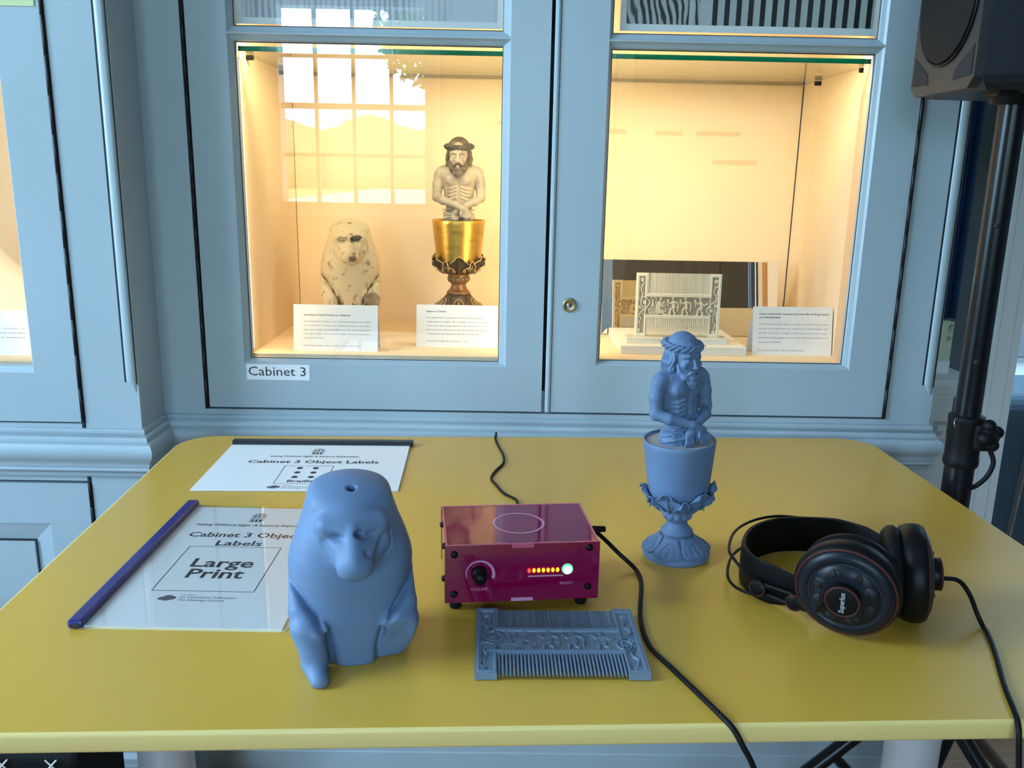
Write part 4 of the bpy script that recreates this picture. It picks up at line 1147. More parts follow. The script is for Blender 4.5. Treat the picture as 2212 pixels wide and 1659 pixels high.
    for i in range(22):
        q = 2 * PI * i / 22 + rn.uniform(-.1, .1); L = rn.uniform(0.006, 0.011)
        c = Vector((0.029 * math.cos(q), 0.001 + 0.031 * math.sin(q), 0.3430 + 0.0035 * math.sin(q) + rn.uniform(-.002, .003)))
        d = Vector((math.cos(q + rn.uniform(.3, .9)), math.sin(q + rn.uniform(.3, .9)), rn.uniform(-.3, .5))).normalized()
        mb.cyl(c, c + d * L, 0.0016, 0.0002, 6)
    D['thorn_crown'] = mb.mesh('thorn_crown', None)
    # turned parts
    D['foot'] = MB().lathe([(0.0505, 0), (0.0515, 0.0025), (0.0508, 0.0065), (0.0470, 0.0110), (0.0405, 0.0160), (0.0325, 0.0235), (0.0265, 0.0300), (0.0232, 0.0340), (0.0226, 0.0360)], n=56).mesh('foot', None)
    D['stem'] = MB().lathe([(0.0226, 0.0355), (0.0247, 0.0368), (0.0248, 0.0400), (0.0225, 0.0420), (0.0185, 0.0465), (0.0158, 0.0520), (0.0152, 0.0560), (0.0170, 0.0585), (0.0205, 0.0610), (0.0212, 0.0660), (0.0215, 0.0720), (0.0225, 0.0775)], n=48).mesh('stem', None)
    D['bead'] = MB().ball((0, -0.0192, 0.0672), 0.0056, 12, (1.05, 0.85, 1.1)).mesh('bead', None)
    D['cup'] = MB().lathe([(0.0215, 0.0765), (0.0300, 0.0800), (0.0385, 0.0870), (0.0435, 0.0970), (0.0458, 0.1080), (0.0470, 0.1180), (0.0498, 0.1440), (0.0520, 0.1650), (0.0536, 0.1800), (0.0542, 0.1868), (0.0532, 0.1878), (0.0518, 0.1872), (0.0508, 0.1835)], n=64, cap=False).mesh('cup', None)
    D['cup_top'] = MB().lathe([(0.0512, 0.1836), (0.0400, 0.1832), (0.0200, 0.1832), (0.0, 0.1832)], n=48, cap=False).mesh('cup_top', None)
    # acanthus leaves round the cup
    def cup_r(z):
        pr = [(0.0765, 0.0215), (0.0800, 0.0300), (0.0870, 0.0385), (0.0970, 0.0435), (0.1080, 0.0458), (0.1180, 0.0470), (0.13, 0.0485)]
        return float(np.interp(z, [p[0] for p in pr], [p[1] for p in pr]))
    def leaf_pt(u, v, off, big):
        wd = (0.0150 if big else 0.0095) * (0.42 + 1.05 * math.sin(PI * min(1, u * 0.80 + 0.10)) ** 0.8) * (1.0 if u < 0.8 else 1 - 0.9 * (u - 0.8) ** 1.2)
        z = 0.0790 + (0.0375 if big else 0.028) * u - 0.0075 * u * v * v * (1 if big else 1.6) + 0.0012 * math.sin(v * 9.5) * u
        r = cup_r(z) + 0.0016 + off + 0.0030 * v * v * u + 0.0065 * max(0, u - 0.72) ** 2 / 0.08
        r += 0.0012 * math.cos(v * 7.0) * (1 - u * 0.5)
        a = -PI / 2 + v * wd / max(r, 0.02)
        return (r * math.cos(a), r * math.sin(a), z)
    def leaf_mesh(big):
        NU, NV = 12, 11; vs = []; fs = []
        for off in (0, 0.0016):
            for i in range(NU):
                for j in range(NV): vs.append(leaf_pt(i / (NU - 1), -1 + 2 * j / (NV - 1), off, big))
        for L in (0, 1):
            for i in range(NU - 1):
                for j in range(NV - 1):
                    b = L * NU * NV + i * NV + j; fs.append((b, b + 1, b + NV + 1, b + NV))
        loop = [j for j in range(NV)] + [i * NV + NV - 1 for i in range(1, NU)] + [(NU - 1) * NV + j for j in range(NV - 2, -1, -1)] + [i * NV for i in range(NU - 2, 0, -1)]
        for k in range(len(loop)):
            a, b = loop[k], loop[(k + 1) % len(loop)]; fs.append((a, b, b + NU * NV, a + NU * NV))
        mb = MB().add(vs, fs, True)
        edge = [Vector(leaf_pt(u, -1, 0.0010, big)) for u in np.linspace(0.25, 1, 8)] + [Vector(leaf_pt(1, v, 0.0010, big)) for v in np.linspace(-0.8, 0.8, 9)] + [Vector(leaf_pt(u, 1, 0.0010, big)) for u in np.linspace(1, 0.25, 8)]
        e = MB().tube(edge, 0.00095, 6)
        for s in (-1, 1):                                # rolled side lobes
            c = Vector(leaf_pt(0.42, s * 0.95, 0.0035, big))
            e.tube([c + Vector((s * 0.0030 * math.cos(q), -0.001 * q, 0.0034 * math.sin(q))) * (1 - q / 9) for q in np.linspace(0, 5.5, 12)], 0.0008, 5)
        rib = MB().tube([leaf_pt(u, 0, 0.0022, big) for u in np.linspace(0.03, 0.92, 8)], [0.0018, 0.0017, 0.0016, 0.0014, 0.0013, 0.0012, 0.0011, 0.0009], 6)
        return mb.mesh('leaf', None), e.mesh('leaf_edge', None), rib.mesh('leaf_rib', None)
    D['leaf'], D['leaf_edge'], D['leaf_rib'] = leaf_mesh(True)
    D['leaf2'], D['leaf2_edge'], D['leaf2_rib'] = leaf_mesh(False)
    # leaves draped down the foot
    def foot_r(z):
        pr = [(0, 0.0505), (0.0065, 0.0508), (0.0110, 0.0470), (0.0160, 0.0405), (0.0235, 0.0325), (0.0300, 0.0265), (0.0340, 0.0232), (0.036, 0.0226)]
        return float(np.interp(z, [p[0] for p in pr], [p[1] for p in pr]))
    def sk(u, v, off):
        z = 0.0345 - 0.0235 * u + 0.0035 * v * v * u - 0.0008 * math.cos(v * 9) * u
        r = foot_r(z) + 0.0012 + off + 0.0030 * max(0, u - 0.7) / 0.3
        wd = 0.010 + 0.0135 * u
        a = -PI / 2 + v * wd / r
        return (r * math.cos(a), r * math.sin(a), z)
    NU, NV = 9, 11; vs = []; fs = []
    for off in (0, 0.0016):
        for i in range(NU):
            for j in range(NV): vs.append(sk(i / (NU - 1), -1 + 2 * j / (NV - 1), off))
    for L in (0, 1):
        for i in range(NU - 1):
            for j in range(NV - 1):
                b = L * NU * NV + i * NV + j; fs.append((b, b + 1, b + NV + 1, b + NV))
    loop = [j for j in range(NV)] + [i * NV + NV - 1 for i in range(1, NU)] + [(NU - 1) * NV + j for j in range(NV - 2, -1, -1)] + [i * NV for i in range(NU - 2, 0, -1)]
    for k in range(len(loop)):
        a, b = loop[k], loop[(k + 1) % len(loop)]; fs.append((a, b, b + NU * NV, a + NU * NV))
    D['foot_leaf'] = MB().add(vs, fs, True).mesh('foot_leaf', None)
    e = MB().tube([sk(1, v, 0.0014) for v in np.linspace(-1, 1, 11)], 0.0009, 6)
    e.tube([sk(0.80 - 0.55 * math.sin(q), 0.55 * math.cos(q) , 0.0022) for q in np.linspace(-0.2, PI + 0.2, 14)], 0.0009, 6)
    e.tube([sk(u, 0, 0.0022) for u in np.linspace(0.45, 0.95, 5)], 0.0011, 6)
    D['foot_scroll'] = e.mesh('foot_scroll', None)
    return D
CH = chalice_parts()
def chalice(loc, rot, scale, label, mats, group):
    r = thing('chalice_figure', loc, label, 'statuette', rot, group)
    r.scale = (scale,) * 3
    g = lambda k: mats.get(k, mats['*'])
    for k in ('figure_body', 'loincloth', 'hair', 'beard', 'thorn_crown', 'foot', 'stem', 'cup', 'cup_top'):
        o = link_m(k, CH[k], r, g(k))
        if k in ('figure_body', 'loincloth', 'hair', 'beard', 'thorn_crown'): o.scale = (0.93,) * 3; o.location = (0, 0, 0.187 * 0.07)
    for i in range(11): link_m('bead', CH['bead'], r, g('bead'), rot=(0, 0, 2 * PI * i / 11))
    for i in range(6):
        a = 2 * PI * i / 6 + 0.10
        l = link_m('leaf', CH['leaf'], r, g('leaf'), rot=(0, 0, a))
        link_m('leaf_edge', CH['leaf_edge'], l, g('edge')); link_m('leaf_rib', CH['leaf_rib'], l, g('rib'))
        l = link_m('small_leaf', CH['leaf2'], r, g('leaf'), rot=(0, 0, a + PI / 6))
        link_m('leaf_edge', CH['leaf2_edge'], l, g('edge')); link_m('leaf_rib', CH['leaf2_rib'], l, g('rib'))
    for i in range(6):
        l = link_m('foot_leaf', CH['foot_leaf'], r, g('leaf'), rot=(0, 0, 2 * PI * i / 6 + 0.10))
        link_m('foot_scroll', CH['foot_scroll'], l, g('edge'))
    return r
chalice((0.2194, 0.9935, TZ + 0.001), (0, math.radians(-2.2), math.radians(25)), 0.797, 'blue replica of a bearded figure rising from a chalice, standing on the yellow table', {'*': M['blue2'], 'cup_top': M['ltop']}, 'chalice figures')
gd = chalice((-0.0935, 1.800, 0.9137), (0, 0, math.radians(-2)), 1.0, 'painted bearded figure with thorn crown rising from a gold chalice inside the cabinet',
        {'*': M['dkwood'], 'figure_body': M['flesh'], 'loincloth': M['cloth'], 'hair': M['hairp'], 'beard': M['hairp'], 'thorn_crown': M['thorn'], 'cup': M['gold'], 'cup_top': M['dkwood'],
         'edge': M['gilt'], 'stem': mat('worn_copper_gilding', (0.24, 0.12, 0.05), 0.4, metal=0.5, var=(60, 0.5)), 'bead': mat('tarnished_gilding', (0.20, 0.135, 0.06), 0.4, metal=0.5, var=(90, 0.4)), 'rib': mat('brown_gilding', (0.13, 0.08, 0.04), 0.4, metal=0.4)}, 'chalice figures')
MB().box(-0.05, 0.05, -0.05, 0.05, -0.0517, -0.0002).build('plinth', M['board'], gd, org=None)

# ================================================================== the H-shaped carved comb
CW, CHT = 0.1640, 0.1230        # width and height of the comb plate
def comb_meshes():
    dx = 0.00046
    NX, NY = int(CW / dx) + 1, int(CHT / dx) + 1
    X = np.linspace(0, CW, NX)[None, :].repeat(NY, 0); Y = np.linspace(0, CHT, NY)[:, None].repeat(NX, 1)   # y from the top edge down
    s_, t_ = X / CW, Y / CHT
    base = 0.0034
    H = np.full(X.shape, base)
    def inrect(a, b, c, d): return (s_ > a) & (s_ < b) & (t_ > c) & (t_ < d)
    # recessed grounds: two side panels and the scene band
    G = 0.0018
    def recess(a, b, c, d): H[inrect(a, b, c, d)] = base - G
    recess(0.034, 0.104, 0.055, 0.945); recess(0.896, 0.966, 0.055, 0.945); recess(0.034, 0.966, 0.372, 0.658)
    ground = H < base - 0.0001
    # beaded mouldings round the panels
    def ridge(a, b, c, d, hgt=0.0007, w=0.0011):
        for (p, q) in (((a, c), (b, c)), ((b, c), (b, d)), ((b, d), (a, d)), ((a, d), (a, c))):
            stroke([p, q], w, hgt, base, True)
    ST = np.zeros(X.shape)
    def stroke(pts, w, hgt, lev=None, norm=False):
        """raised rounded line; pts in (s,t) units; w half width in metres"""
        lev = base - G if lev is None else lev
        P = [(p[0] * CW, p[1] * CHT) for p in pts]
        for (a, b) in zip(P[:-1], P[1:]):
            i0 = max(0, int((min(a[0], b[0]) - w) / dx) - 1); i1 = min(NX, int((max(a[0], b[0]) + w) / dx) + 3)
            j0 = max(0, int((min(a[1], b[1]) - w) / dx) - 1); j1 = min(NY, int((max(a[1], b[1]) + w) / dx) + 3)
            if i0 >= i1 or j0 >= j1: continue
            x, y = X[j0:j1, i0:i1], Y[j0:j1, i0:i1]
            ex, ey = b[0] - a[0], b[1] - a[1]; L = ex * ex + ey * ey + 1e-12
            u = np.clip(((x - a[0]) * ex + (y - a[1]) * ey) / L, 0, 1)
            d = np.hypot(x - a[0] - u * ex, y - a[1] - u * ey)
            v = lev + hgt * np.sqrt(np.clip(1 - (d / w) ** 2, 0, 1))
            H[j0:j1, i0:i1] = np.where(d < w, np.maximum(H[j0:j1, i0:i1], v), H[j0:j1, i0:i1])
    def zc(x, y):                  # photo-tracing units -> (s, t)
        L = 130 - (y - 85) * 0.0152; R = 2050 - (y - 85) * 0.1255
        return ((x - L) / (R - L), (y - 85) / 1315)
    def zp(pts, w=0.0008, hgt=0.0020, sm=True):
        q = [zc(*p) for p in pts]
        if sm and len(q) > 2: q = [(v.x, v.y) for v in catmull([(a, b, 0) for a, b in q], 4)]
        stroke(q, w, hgt)
    def dot(x, y, r, hgt=0.0020): q = zc(x, y); stroke([q, (q[0] + 1e-5, q[1])], r, hgt)
    def flower(x, y, R=38):
        for k in range(6):
            a = 2 * PI * k / 6 + 0.3; dot(x + R * 0.66 * math.cos(a), y + R * 0.66 * math.sin(a), R * 0.000036, 0.0018)
        dot(x, y, R * 0.00003, 0.0022)
    # mouldings
    for (a, b, c, d) in ((0.020, 0.118, 0.030, 0.970), (0.882, 0.980, 0.030, 0.970)):
        stroke([(a, c), (a, d)], 0.0008, 0.0006, base); stroke([(b, c), (b, d)], 0.0008, 0.0006, base)
        stroke([(a, c), (b, c)], 0.0008, 0.0006, base); stroke([(a, d), (b, d)], 0.0008, 0.0006, base)
    for t in (0.336, 0.358, 0.672, 0.694): stroke([(0.118, t), (0.882, t)], 0.0008, 0.0006, base)
    # left border: vine, flowers and leaves
    flower(265, 225, 46); zp([(300, 290), (250, 360), (242, 440), (275, 520), (250, 600), (235, 690)]); zp([(208, 300), (200, 360), (205, 410)], 0.0011, 0.0010); zp([(302, 320), (285, 390), (292, 440)], 0.0011, 0.0010)
    zp([(205, 560), (198, 620), (205, 660)], 0.0011, 0.0010); zp([(290, 500), (265, 570)], 0.0008, 0.0011)
    zp([(235, 690), (262, 612), (330, 575), (400, 640), (428, 695), (385, 770), (300, 775), (240, 740), (235, 690)]); flower(320, 690, 44)
    zp([(330, 570), (262, 600)]); zp([(428, 695), (370, 790), (320, 835), (235, 900), (205, 960), (238, 1020), (212, 1090), (160, 1145)])
    flower(205, 795, 36); zp([(320, 835), (240, 800)]); zp([(180, 960), (168, 1020), (172, 1060)], 0.0011, 0.0010); zp([(232, 1110), (215, 1160), (216, 1190)], 0.0011, 0.0010); flower(185, 1275, 48)
    # right border
    flower(1915, 240, 46); zp([(1945, 330), (1872, 400), (1850, 480), (1905, 560), (1880, 640), (1790, 690), (1720, 760), (1675, 830), (1695, 905), (1750, 960)])
    zp([(1960, 380), (1925, 470), (1900, 560)], 0.0009, 0.0011); zp([(1940, 420), (1930, 480)], 0.0012, 0.0010); zp([(1870, 320), (1880, 370)], 0.0011, 0.0010)
    zp([(1690, 800), (1760, 770), (1835, 800), (1845, 860), (1790, 930), (1750, 960)]); flower(1765, 845, 44); flower(1872, 740, 42)
    zp([(1910, 660), (1840, 690), (1760, 720)]); zp([(1840, 830), (1865, 900), (1800, 985), (1790, 1070), (1832, 1130), (1800, 1230)]); zp([(1890, 880), (1860, 1000), (1865, 1060)], 0.0011, 0.0010); flower(1790, 1295, 48)
    # the fountain
    zp([(470, 800), (492, 740), (500, 650)], 0.0014, 0.0012); zp([(525, 800), (508, 740), (503, 650)], 0.0012, 0.0012)
    zp([(500, 650), (472, 590), (445, 620), (452, 770)], 0.0007, 0.0011); zp([(503, 650), (540, 592), (575, 625), (566, 750)], 0.0007, 0.0011); zp([(455, 580), (480, 572)], 0.0012, 0.0010); zp([(530, 580), (575, 590)], 0.0012, 0.0010)
    zp([(400, 830), (570, 830)], 0.0010, 0.0013, False); zp([(420, 870), (560, 870)], 0.0018, 0.0008, False); zp([(420, 912), (562, 912)], 0.0010, 0.0013, False); zp([(398, 830), (420, 912)], 0.0009, 0.0012, False); zp([(570, 830), (562, 912)], 0.0009, 0.0012, False)
    zp([(250, 945), (330, 860), (395, 800)], 0.0011, 0.0012); zp([(280, 945), (420, 935), (600, 945)], 0.0010, 0.0010)
    # seated harp player
    dot(675, 620, 0.0026, 0.0016); zp([(650, 600), (700, 585)], 0.0012, 0.0013); zp([(645, 690), (600, 760), (592, 870)], 0.0030, 0.0013); zp([(672, 700), (640, 790), (640, 880)], 0.0026, 0.0014)
    zp([(600, 900), (690, 870), (720, 900), (745, 945)], 0.0022, 0.0013); zp([(590, 935), (660, 905), (740, 935), (820, 950)], 0.0012, 0.0013); zp([(620, 860), (700, 850), (735, 880)], 0.0012, 0.0014)
    zp([(650, 740), (700, 760), (725, 700)], 0.0011, 0.0015); zp([(745, 660), (715, 780)], 0.0008, 0.0014); zp([(745, 660), (775, 730), (715, 790)], 0.0007, 0.0013); zp([(765, 800), (785, 850), (760, 880)], 0.0011, 0.0010)
    # three dancers
    for (ox, oy, fl) in ((0, 0, 0), (275, 0, 0), (600, 0, 1)):
        g = lambda *pts, **k: zp([(p[0] + ox, p[1] + oy) for p in pts], **k)
        dot(945 + ox, 612 + oy, 0.0024, 0.0017); g((925, 588), (965, 582), w=0.0011, hgt=0.0014)
        g((950, 680), (952, 740), w=0.0034, hgt=0.0015); g((955, 740), (958, 790), w=0.0028, hgt=0.0015)
        g((925, 675), (872, 712), (838, 660), (832, 630), w=0.0010); g((978, 672), (1040, 700), (1052, 770), (1032, 860), w=0.0010) if not fl else g((978, 690), (1010, 740), (1060, 720), (1090, 700), w=0.0010)
        g((942, 795), (882, 830), (872, 895), (850, 950), w=0.0014); g((968, 795), (940, 860), (975, 900), (962, 948), w=0.0014)
        g((850, 950), (820, 955), w=0.0008); g((962, 948), (1000, 952), w=0.0008); g((822, 640), (830, 760), w=0.0011, hgt=0.0010)
    zp([(1000, 770), (1050, 790)], 0.0012, 0.0010); zp([(830, 955), (1750, 958)], 0.0009, 0.0008, False)
    stain = np.clip((base - 0.0001 - H) / G, 0, 1) * ground
    # the fine teeth: a thin blade with close-set grooves
    fine = inrect(0.140, 0.868, -0.1, 0.322)
    rn = np.random.RandomState(5); gaps = 0.00055 * (0.4 + rn.rand(120))
    ph = (X - 0.140 * CW) / (0.728 * CW) * 101
    gi = np.clip(ph.astype(int), 0, 119)
    H = np.where(fine, base - 0.0012 - gaps[gi] * (np.abs(ph - np.round(ph)) < 0.20) - 0.0012 * np.clip(1 - t_ / 0.30, 0, 1), H)
    stain = np.where(fine, 0.16 + 0.25 * (np.abs(ph - np.round(ph)) < 0.20) * rn.rand(120)[gi], stain)
    keep = ~((s_ > 0.128) & (s_ < 0.872) & (t_ > 0.715))      # opening of the wide teeth
    cell = keep[:-1, :-1] & keep[1:, :-1] & keep[:-1, 1:] & keep[1:, 1:]
    id_ = np.arange(NX * NY).reshape(NY, NX)
    q = np.stack([id_[:-1, :-1][cell], id_[1:, :-1][cell], id_[1:, 1:][cell], id_[:-1, 1:][cell]], 1)
    N = NX * NY
    # front sheet, back sheet (mirrored relief) and walls
    Zs = np.concatenate([H.ravel(), -H.ravel()])
    V = np.stack([np.tile(X.ravel() - CW / 2, 2), np.tile(CHT - Y.ravel(), 2), Zs], 1)
    fr = [q, q[:, ::-1] + N]
    pad = np.zeros((NY + 1, NX + 1), bool); pad[1:NY, 1:NX] = cell
    eh = np.argwhere(pad[1:, 1:NX] != pad[:-1, 1:NX])         # horizontal cell borders
    for (j, i) in eh:
        a, b = id_[j, i], id_[j, i + 1]; fr.append(np.array([[a, b, b + N, a + N]]))
    ev = np.argwhere(pad[1:NY, 1:] != pad[1:NY, :-1])
    for (j, i) in ev:
        a, b = id_[j, i], id_[j + 1, i]; fr.append(np.array([[a, b, b + N, a + N]]))
    Q = np.concatenate(fr)
    used = np.unique(Q); mp = np.full(2 * N, -1); mp[used] = np.arange(len(used))
    V = V[used]; Q = mp[Q]
    me = bpy.data.meshes.new('comb_plate')
    me.vertices.add(len(V)); me.vertices.foreach_set('co', V.astype(np.float32).ravel())
    me.loops.add(len(Q) * 4); me.loops.foreach_set('vertex_index', Q.astype(np.int32).ravel())
    me.polygons.add(len(Q)); me.polygons.foreach_set('loop_start', np.arange(0, len(Q) * 4, 4, dtype=np.int32))
    me.polygons.foreach_set('use_smooth', np.ones(len(Q), bool))
    me.update(calc_edges=True)
    bm = bmesh.new(); bm.from_mesh(me); bmesh.ops.recalc_face_normals(bm, faces=bm.faces)
    for e in bm.edges:
        e.smooth = len(e.link_faces) == 2 and e.calc_face_angle(0) < 1.1
    bm.to_mesh(me); bm.free()
    at = me.attributes.new('stain', 'FLOAT', 'POINT')
    at.data.foreach_set('value', np.tile(stain.ravel(), 2)[used].astype(np.float32))
    me.materials.append(None)
    # one wide tooth, tapered to a point
    L = 0.285 * CHT - 0.0006; w_ = 0.00150
    mb = MB(); vs = []
    for (yy, a, b) in ((0, w_, 0.0031), (-L * 0.55, w_ * 0.92, 0.0030), (-L * 0.88, w_ * 0.70, 0.0022), (-L, w_ * 0.30, 0.0009)):
        vs += [(-a, yy, -b * 0.5), (-a, yy, b * 0.5), (-a * 0.35, yy, b), (a * 0.35, yy, b), (a, yy, b * 0.5), (a, yy, -b * 0.5), (a * 0.35, yy, -b), (-a * 0.35, yy, -b)]
    fs = [(k * 8 + i, k * 8 + (i + 1) % 8, (k + 1) * 8 + (i + 1) % 8, (k + 1) * 8 + i) for k in range(3) for i in range(8)] + [tuple(range(8)), tuple(range(31, 23, -1))]
    mb.add(vs, fs); tooth = mb.mesh('tooth', None); tooth.materials.append(None)
    return me, tooth
COMB, TOOTH = comb_meshes()
def comb(loc, rot, mt, label):
    r = thing('carved_comb', loc, label, 'comb', rot, 'carved combs')
    link_m('comb_plate', COMB, r, mt)
    for i in range(34):
        x = (0.128 + 0.744 * (i + 0.5) / 34 - 0.5) * CW
        link_m('tooth', TOOTH, r, mt, (x, CHT * 0.2855 + 0.0002, 0))
    return r
# blue print lying on the table: far edge is the fine-toothed one
comb((0.0611, 0.7130, TZ + 0.0042), (0, 0, math.radians(0.9)), M['bluecomb'], 'blue replica comb lying flat on the yellow table before the pink box')
# ivory original upright on a block
cs = thing('comb_plinth', (0.34, 1.72, 0.862), 'low cream display board under the carved ivory comb in the right cabinet', 'plinth')
MB().rbox(0.2265, 0.4690, 1.6270, 1.8280, 0.862, 0.8790, 0.0012).build('board', M['board'], cs)
MB().rbox(0.2400, 0.4370, 1.6500, 1.6900, 0.8790, 0.8905, 0.001).build('block', M['acrylic'], cs)
comb((0.3395, 1.6680, 0.8908), (math.radians(87.5), 0, math.radians(-1.0)), M['ivory'], 'carved ivory comb standing upright before the mirror in the right cabinet')
mi = thing('mirror', (0.405, 1.838, 0.8635), 'frameless mirror standing behind the ivory comb', 'mirror', (math.radians(-9.0), 0, 0))
MB().box(0.2120 - 0.405, 0.5900 - 0.405, 0, 0.004, 0.0, 0.1590).build('mirror_plate', M['mirror'], mi, org=None)
MB().box(0.2118 - 0.405, 0.5902 - 0.405, 0.0041, 0.0065, -0.0003, 0.1593).build('backing', M['white'], mi, org=None)

# ================================================================== pink amplifier box
AW, AD, AH = 0.1648, 0.1120, 0.0650
amp = thing('audio_box', (-0.0566, 0.8360, TZ + 0.0118), 'pink acrylic audio box with glowing lights and a volume knob on the yellow table', 'amplifier', (0, 0, math.radians(6.06)))
b = lambda nm, mb, mt, par=None: mb.build(nm, mt, par or amp, org=None)
T3 = 0.003
fp = b('front_panel', MB().box(0, AW, 0, T3, 0, AH), M['magenta'])
b('panel_edge', MB().box(0.0001, AW - 0.0001, 0.0003, T3 - 0.0002, AH - 0.0001, AH + 0.0003), M['magedge'], fp)
b('back_panel', MB().box(0, AW, AD - T3, AD, 0, AH), M['magenta'])
b('side_panel', MB().box(0.0005, T3, T3, AD - T3, 0.001, AH), M['magenta']); b('side_panel', MB().box(AW - T3, AW - 0.0005, T3, AD - T3, 0.001, AH), M['magenta'])
b('bottom_panel', MB().box(T3, AW - T3, T3, AD - T3, 0.0005, T3), M['magenta'])
tp = b('top_panel', MB().box(T3 + 0.0003, AW - T3 - 0.0003, T3 + 0.0003, AD - T3 - 0.0003, AH - T3, AH), M['magenta'])
ej = MB().box(0.0006, T3, T3, AD - T3, AH - 0.0001, AH + 0.0003).box(AW - T3, AW - 0.0006, T3, AD - T3, AH - 0.0001, AH + 0.0003).box(0, AW, AD - T3, AD - 0.0002, AH - 0.0001, AH + 0.0003)
for q in (0.045, 0.100): ej.box(q, q + 0.022, T3 + 0.0003, T3 + 0.0013, AH - 0.0001, AH + 0.00025)
b('panel_edge', ej, M['magedge'], tp)
b('joint_tab', MB().box(0.0705, 0.0940, -0.0004, T3, AH - 0.0040, AH + 0.0004), M['magedge'], fp)
b('joint_tab', MB().box(0.0705, 0.0940, -0.0004, T3, 0.0, 0.0038), M['engrave'], fp)
rg = MB(); n = 56; R0, R1 = 0.0265, 0.0290; zz = AH + 0.00025
cx, cy = 0.0840, 0.0560
rg.add([(cx + r * math.cos(2 * PI * i / n), cy + r * math.sin(2 * PI * i / n), zz) for r in (R0, R1) for i in range(n)], [(i, (i + 1) % n, n + (i + 1) % n, n + i) for i in range(n)])
b('engraved_ring', rg, M['engrave'], tp)
for (x, y) in ((0.012, 0.014), (AW - 0.016, 0.014), (0.012, AD - 0.014), (AW - 0.014, AD - 0.014)):
    b('foot', MB().lathe([(0.0058, -0.0116), (0.0066, -0.0100), (0.0066, -0.0010), (0.0060, 0.0004)], (x, y, 0), 20), M['rubber'])
def screw(x, z): b('screw', MB().lathe([(0.0040, 0), (0.0040, 0.0006), (0.0036, 0.0016), (0.0025, 0.0026), (0.0010, 0.0030), (0.0, 0.0030)], (x, 0, z), 16, (0, -1, 0)), M['black'], fp)
for (x, z) in ((0.0100, 0.0555), (0.0098, 0.0103), (0.1535, 0.0590), (0.1532, 0.0140)): screw(x, z)
for (y, z) in ((0.030, 0.052), (0.034, 0.012), (0.086, 0.053)):
    b('screw', MB().lathe([(0.0036, 0), (0.0036, 0.0008), (0.0024, 0.0026), (0.0, 0.0030)], (0.0005, y, z), 14, (-1, 0, 0)), M['black'])
kb = b('volume_knob', MB().lathe([(0.0085, 0), (0.0085, 0.004), (0.0078, 0.0075), (0.0066, 0.0085), (0.0062, 0.0165), (0.0054, 0.0178), (0.0, 0.0180)], (0.0362, 0, 0.0335), 28, (0, -1, 0)), M['black'], fp)
b('pointer', MB().ball((0.0382, -0.0172, 0.0352), 0.0008, 8), M['white'], kb)
ar = MB(); vs = []; n = 28
for i in range(n + 1):
    q = math.radians(200 - 220 * i / n); th = 0.0006 + 0.0028 * i / n
    for r in (0.0136, 0.0136 + th): vs.append((0.0364 + r * math.cos(q), -0.0003, 0.0325 + r * math.sin(q) * 1.0))
ar.add(vs, [(2 * i, 2 * i + 1, 2 * i + 3, 2 * i + 2) for i in range(n)]); b('volume_arc', ar, M['engrave'], fp)
lettering('lettering', [('VOLUME', 0.0363, 0.0135, 0.0032, 0.0185, False, 'c'), ('READY', 0.1300, 0.0175, 0.0032, 0.0145, False, 'c')], M['engrave'], fp, front(0, -0.0003, 0))
b('engraved_line', MB().box(0.0880, 0.1260, -0.0004, 0.0, 0.0272, 0.0287), M['engrave'], fp)
led_y = emit_mat('amber_light', (1.0, 0.42, 0.01), 4.5); led_r = emit_mat('red_light', (1.0, 0.03, 0.02), 5.0); led_g = emit_mat('green_light', (0.12, 0.95, 0.36), 1.5); led_w = emit_mat('green_white_light', (0.72, 1.0, 0.82), 2.2)
for i in range(7):
    b('indicator_light', MB().ball((0.0893 + 0.00508 * i, -0.0006, 0.0347), 0.0017, 12, (1.0, 0.7, 1.45)), led_r if i == 0 else led_y, fp)
rl = b('ready_light', MB().lathe([(0.0060, 0), (0.0058, 0.0014), (0.0040, 0.0030), (0.0, 0.0036)], (0.1303, -0.0002, 0.0352), 24, (0, -1, 0)), led_g, fp)
b('light_core', MB().lathe([(0.0046, 0.0026), (0.0036, 0.0036), (0.0, 0.0042)], (0.1303, -0.0002, 0.0352), 24, (0, -1, 0), cap=False), led_w, rl)
b('jack_socket', MB().lathe([(0.0050, 0), (0.0050, 0.0035), (0.0030, 0.0036)], (AW - 0.0006, 0.075, 0.032), 16, (1, 0, 0)), M['black'])

# cables
cbl = thing('audio_cable', (0.13, 1.0, TZ), 'black audio cable running from the pink box over the front edge of the yellow table', 'cable')
pts = [(0.100, 0.939, 0.794), (0.110, 0.947, 0.790), (0.1240, 0.955, 0.776), (0.1430, 0.955, 0.757), (0.1600, 0.9440, 0.7445), (0.1640, 0.920, TZ + .0028), (0.1605, 0.8896, TZ + .0028), (0.1500, 0.827, TZ + .0028), (0.1505, 0.772, TZ + .0028), (0.1655, 0.7312, TZ + .0028), (0.1800, 0.6950, TZ + .0028), (0.1925, 0.6620, TZ + .0032), (0.2015, 0.6440, 0.7400), (0.2090, 0.6370, 0.7280), (0.2190, 0.6365, 0.7090), (0.2330, 0.6400, 0.6700), (0.2500, 0.650, 0.560)]
MB().tube(catmull(pts, 7), 0.0026, 8).build('cord', M['rubber'], cbl)
ax_ = Vector((math.cos(math.radians(6.06)), math.sin(math.radians(6.06)), -0.02))
MB().cyl(Vector((0.1037, 0.9402, 0.7940)), Vector((0.1037, 0.9402, 0.7940)) + ax_ * 0.020, 0.0042, 0.0034, 12).build('plug', M['rubber'], cbl)
pcl = thing('power_cable', (0.0, 1.2, TZ), 'thin black power lead curling from the pink box to the back edge of the table', 'cable')
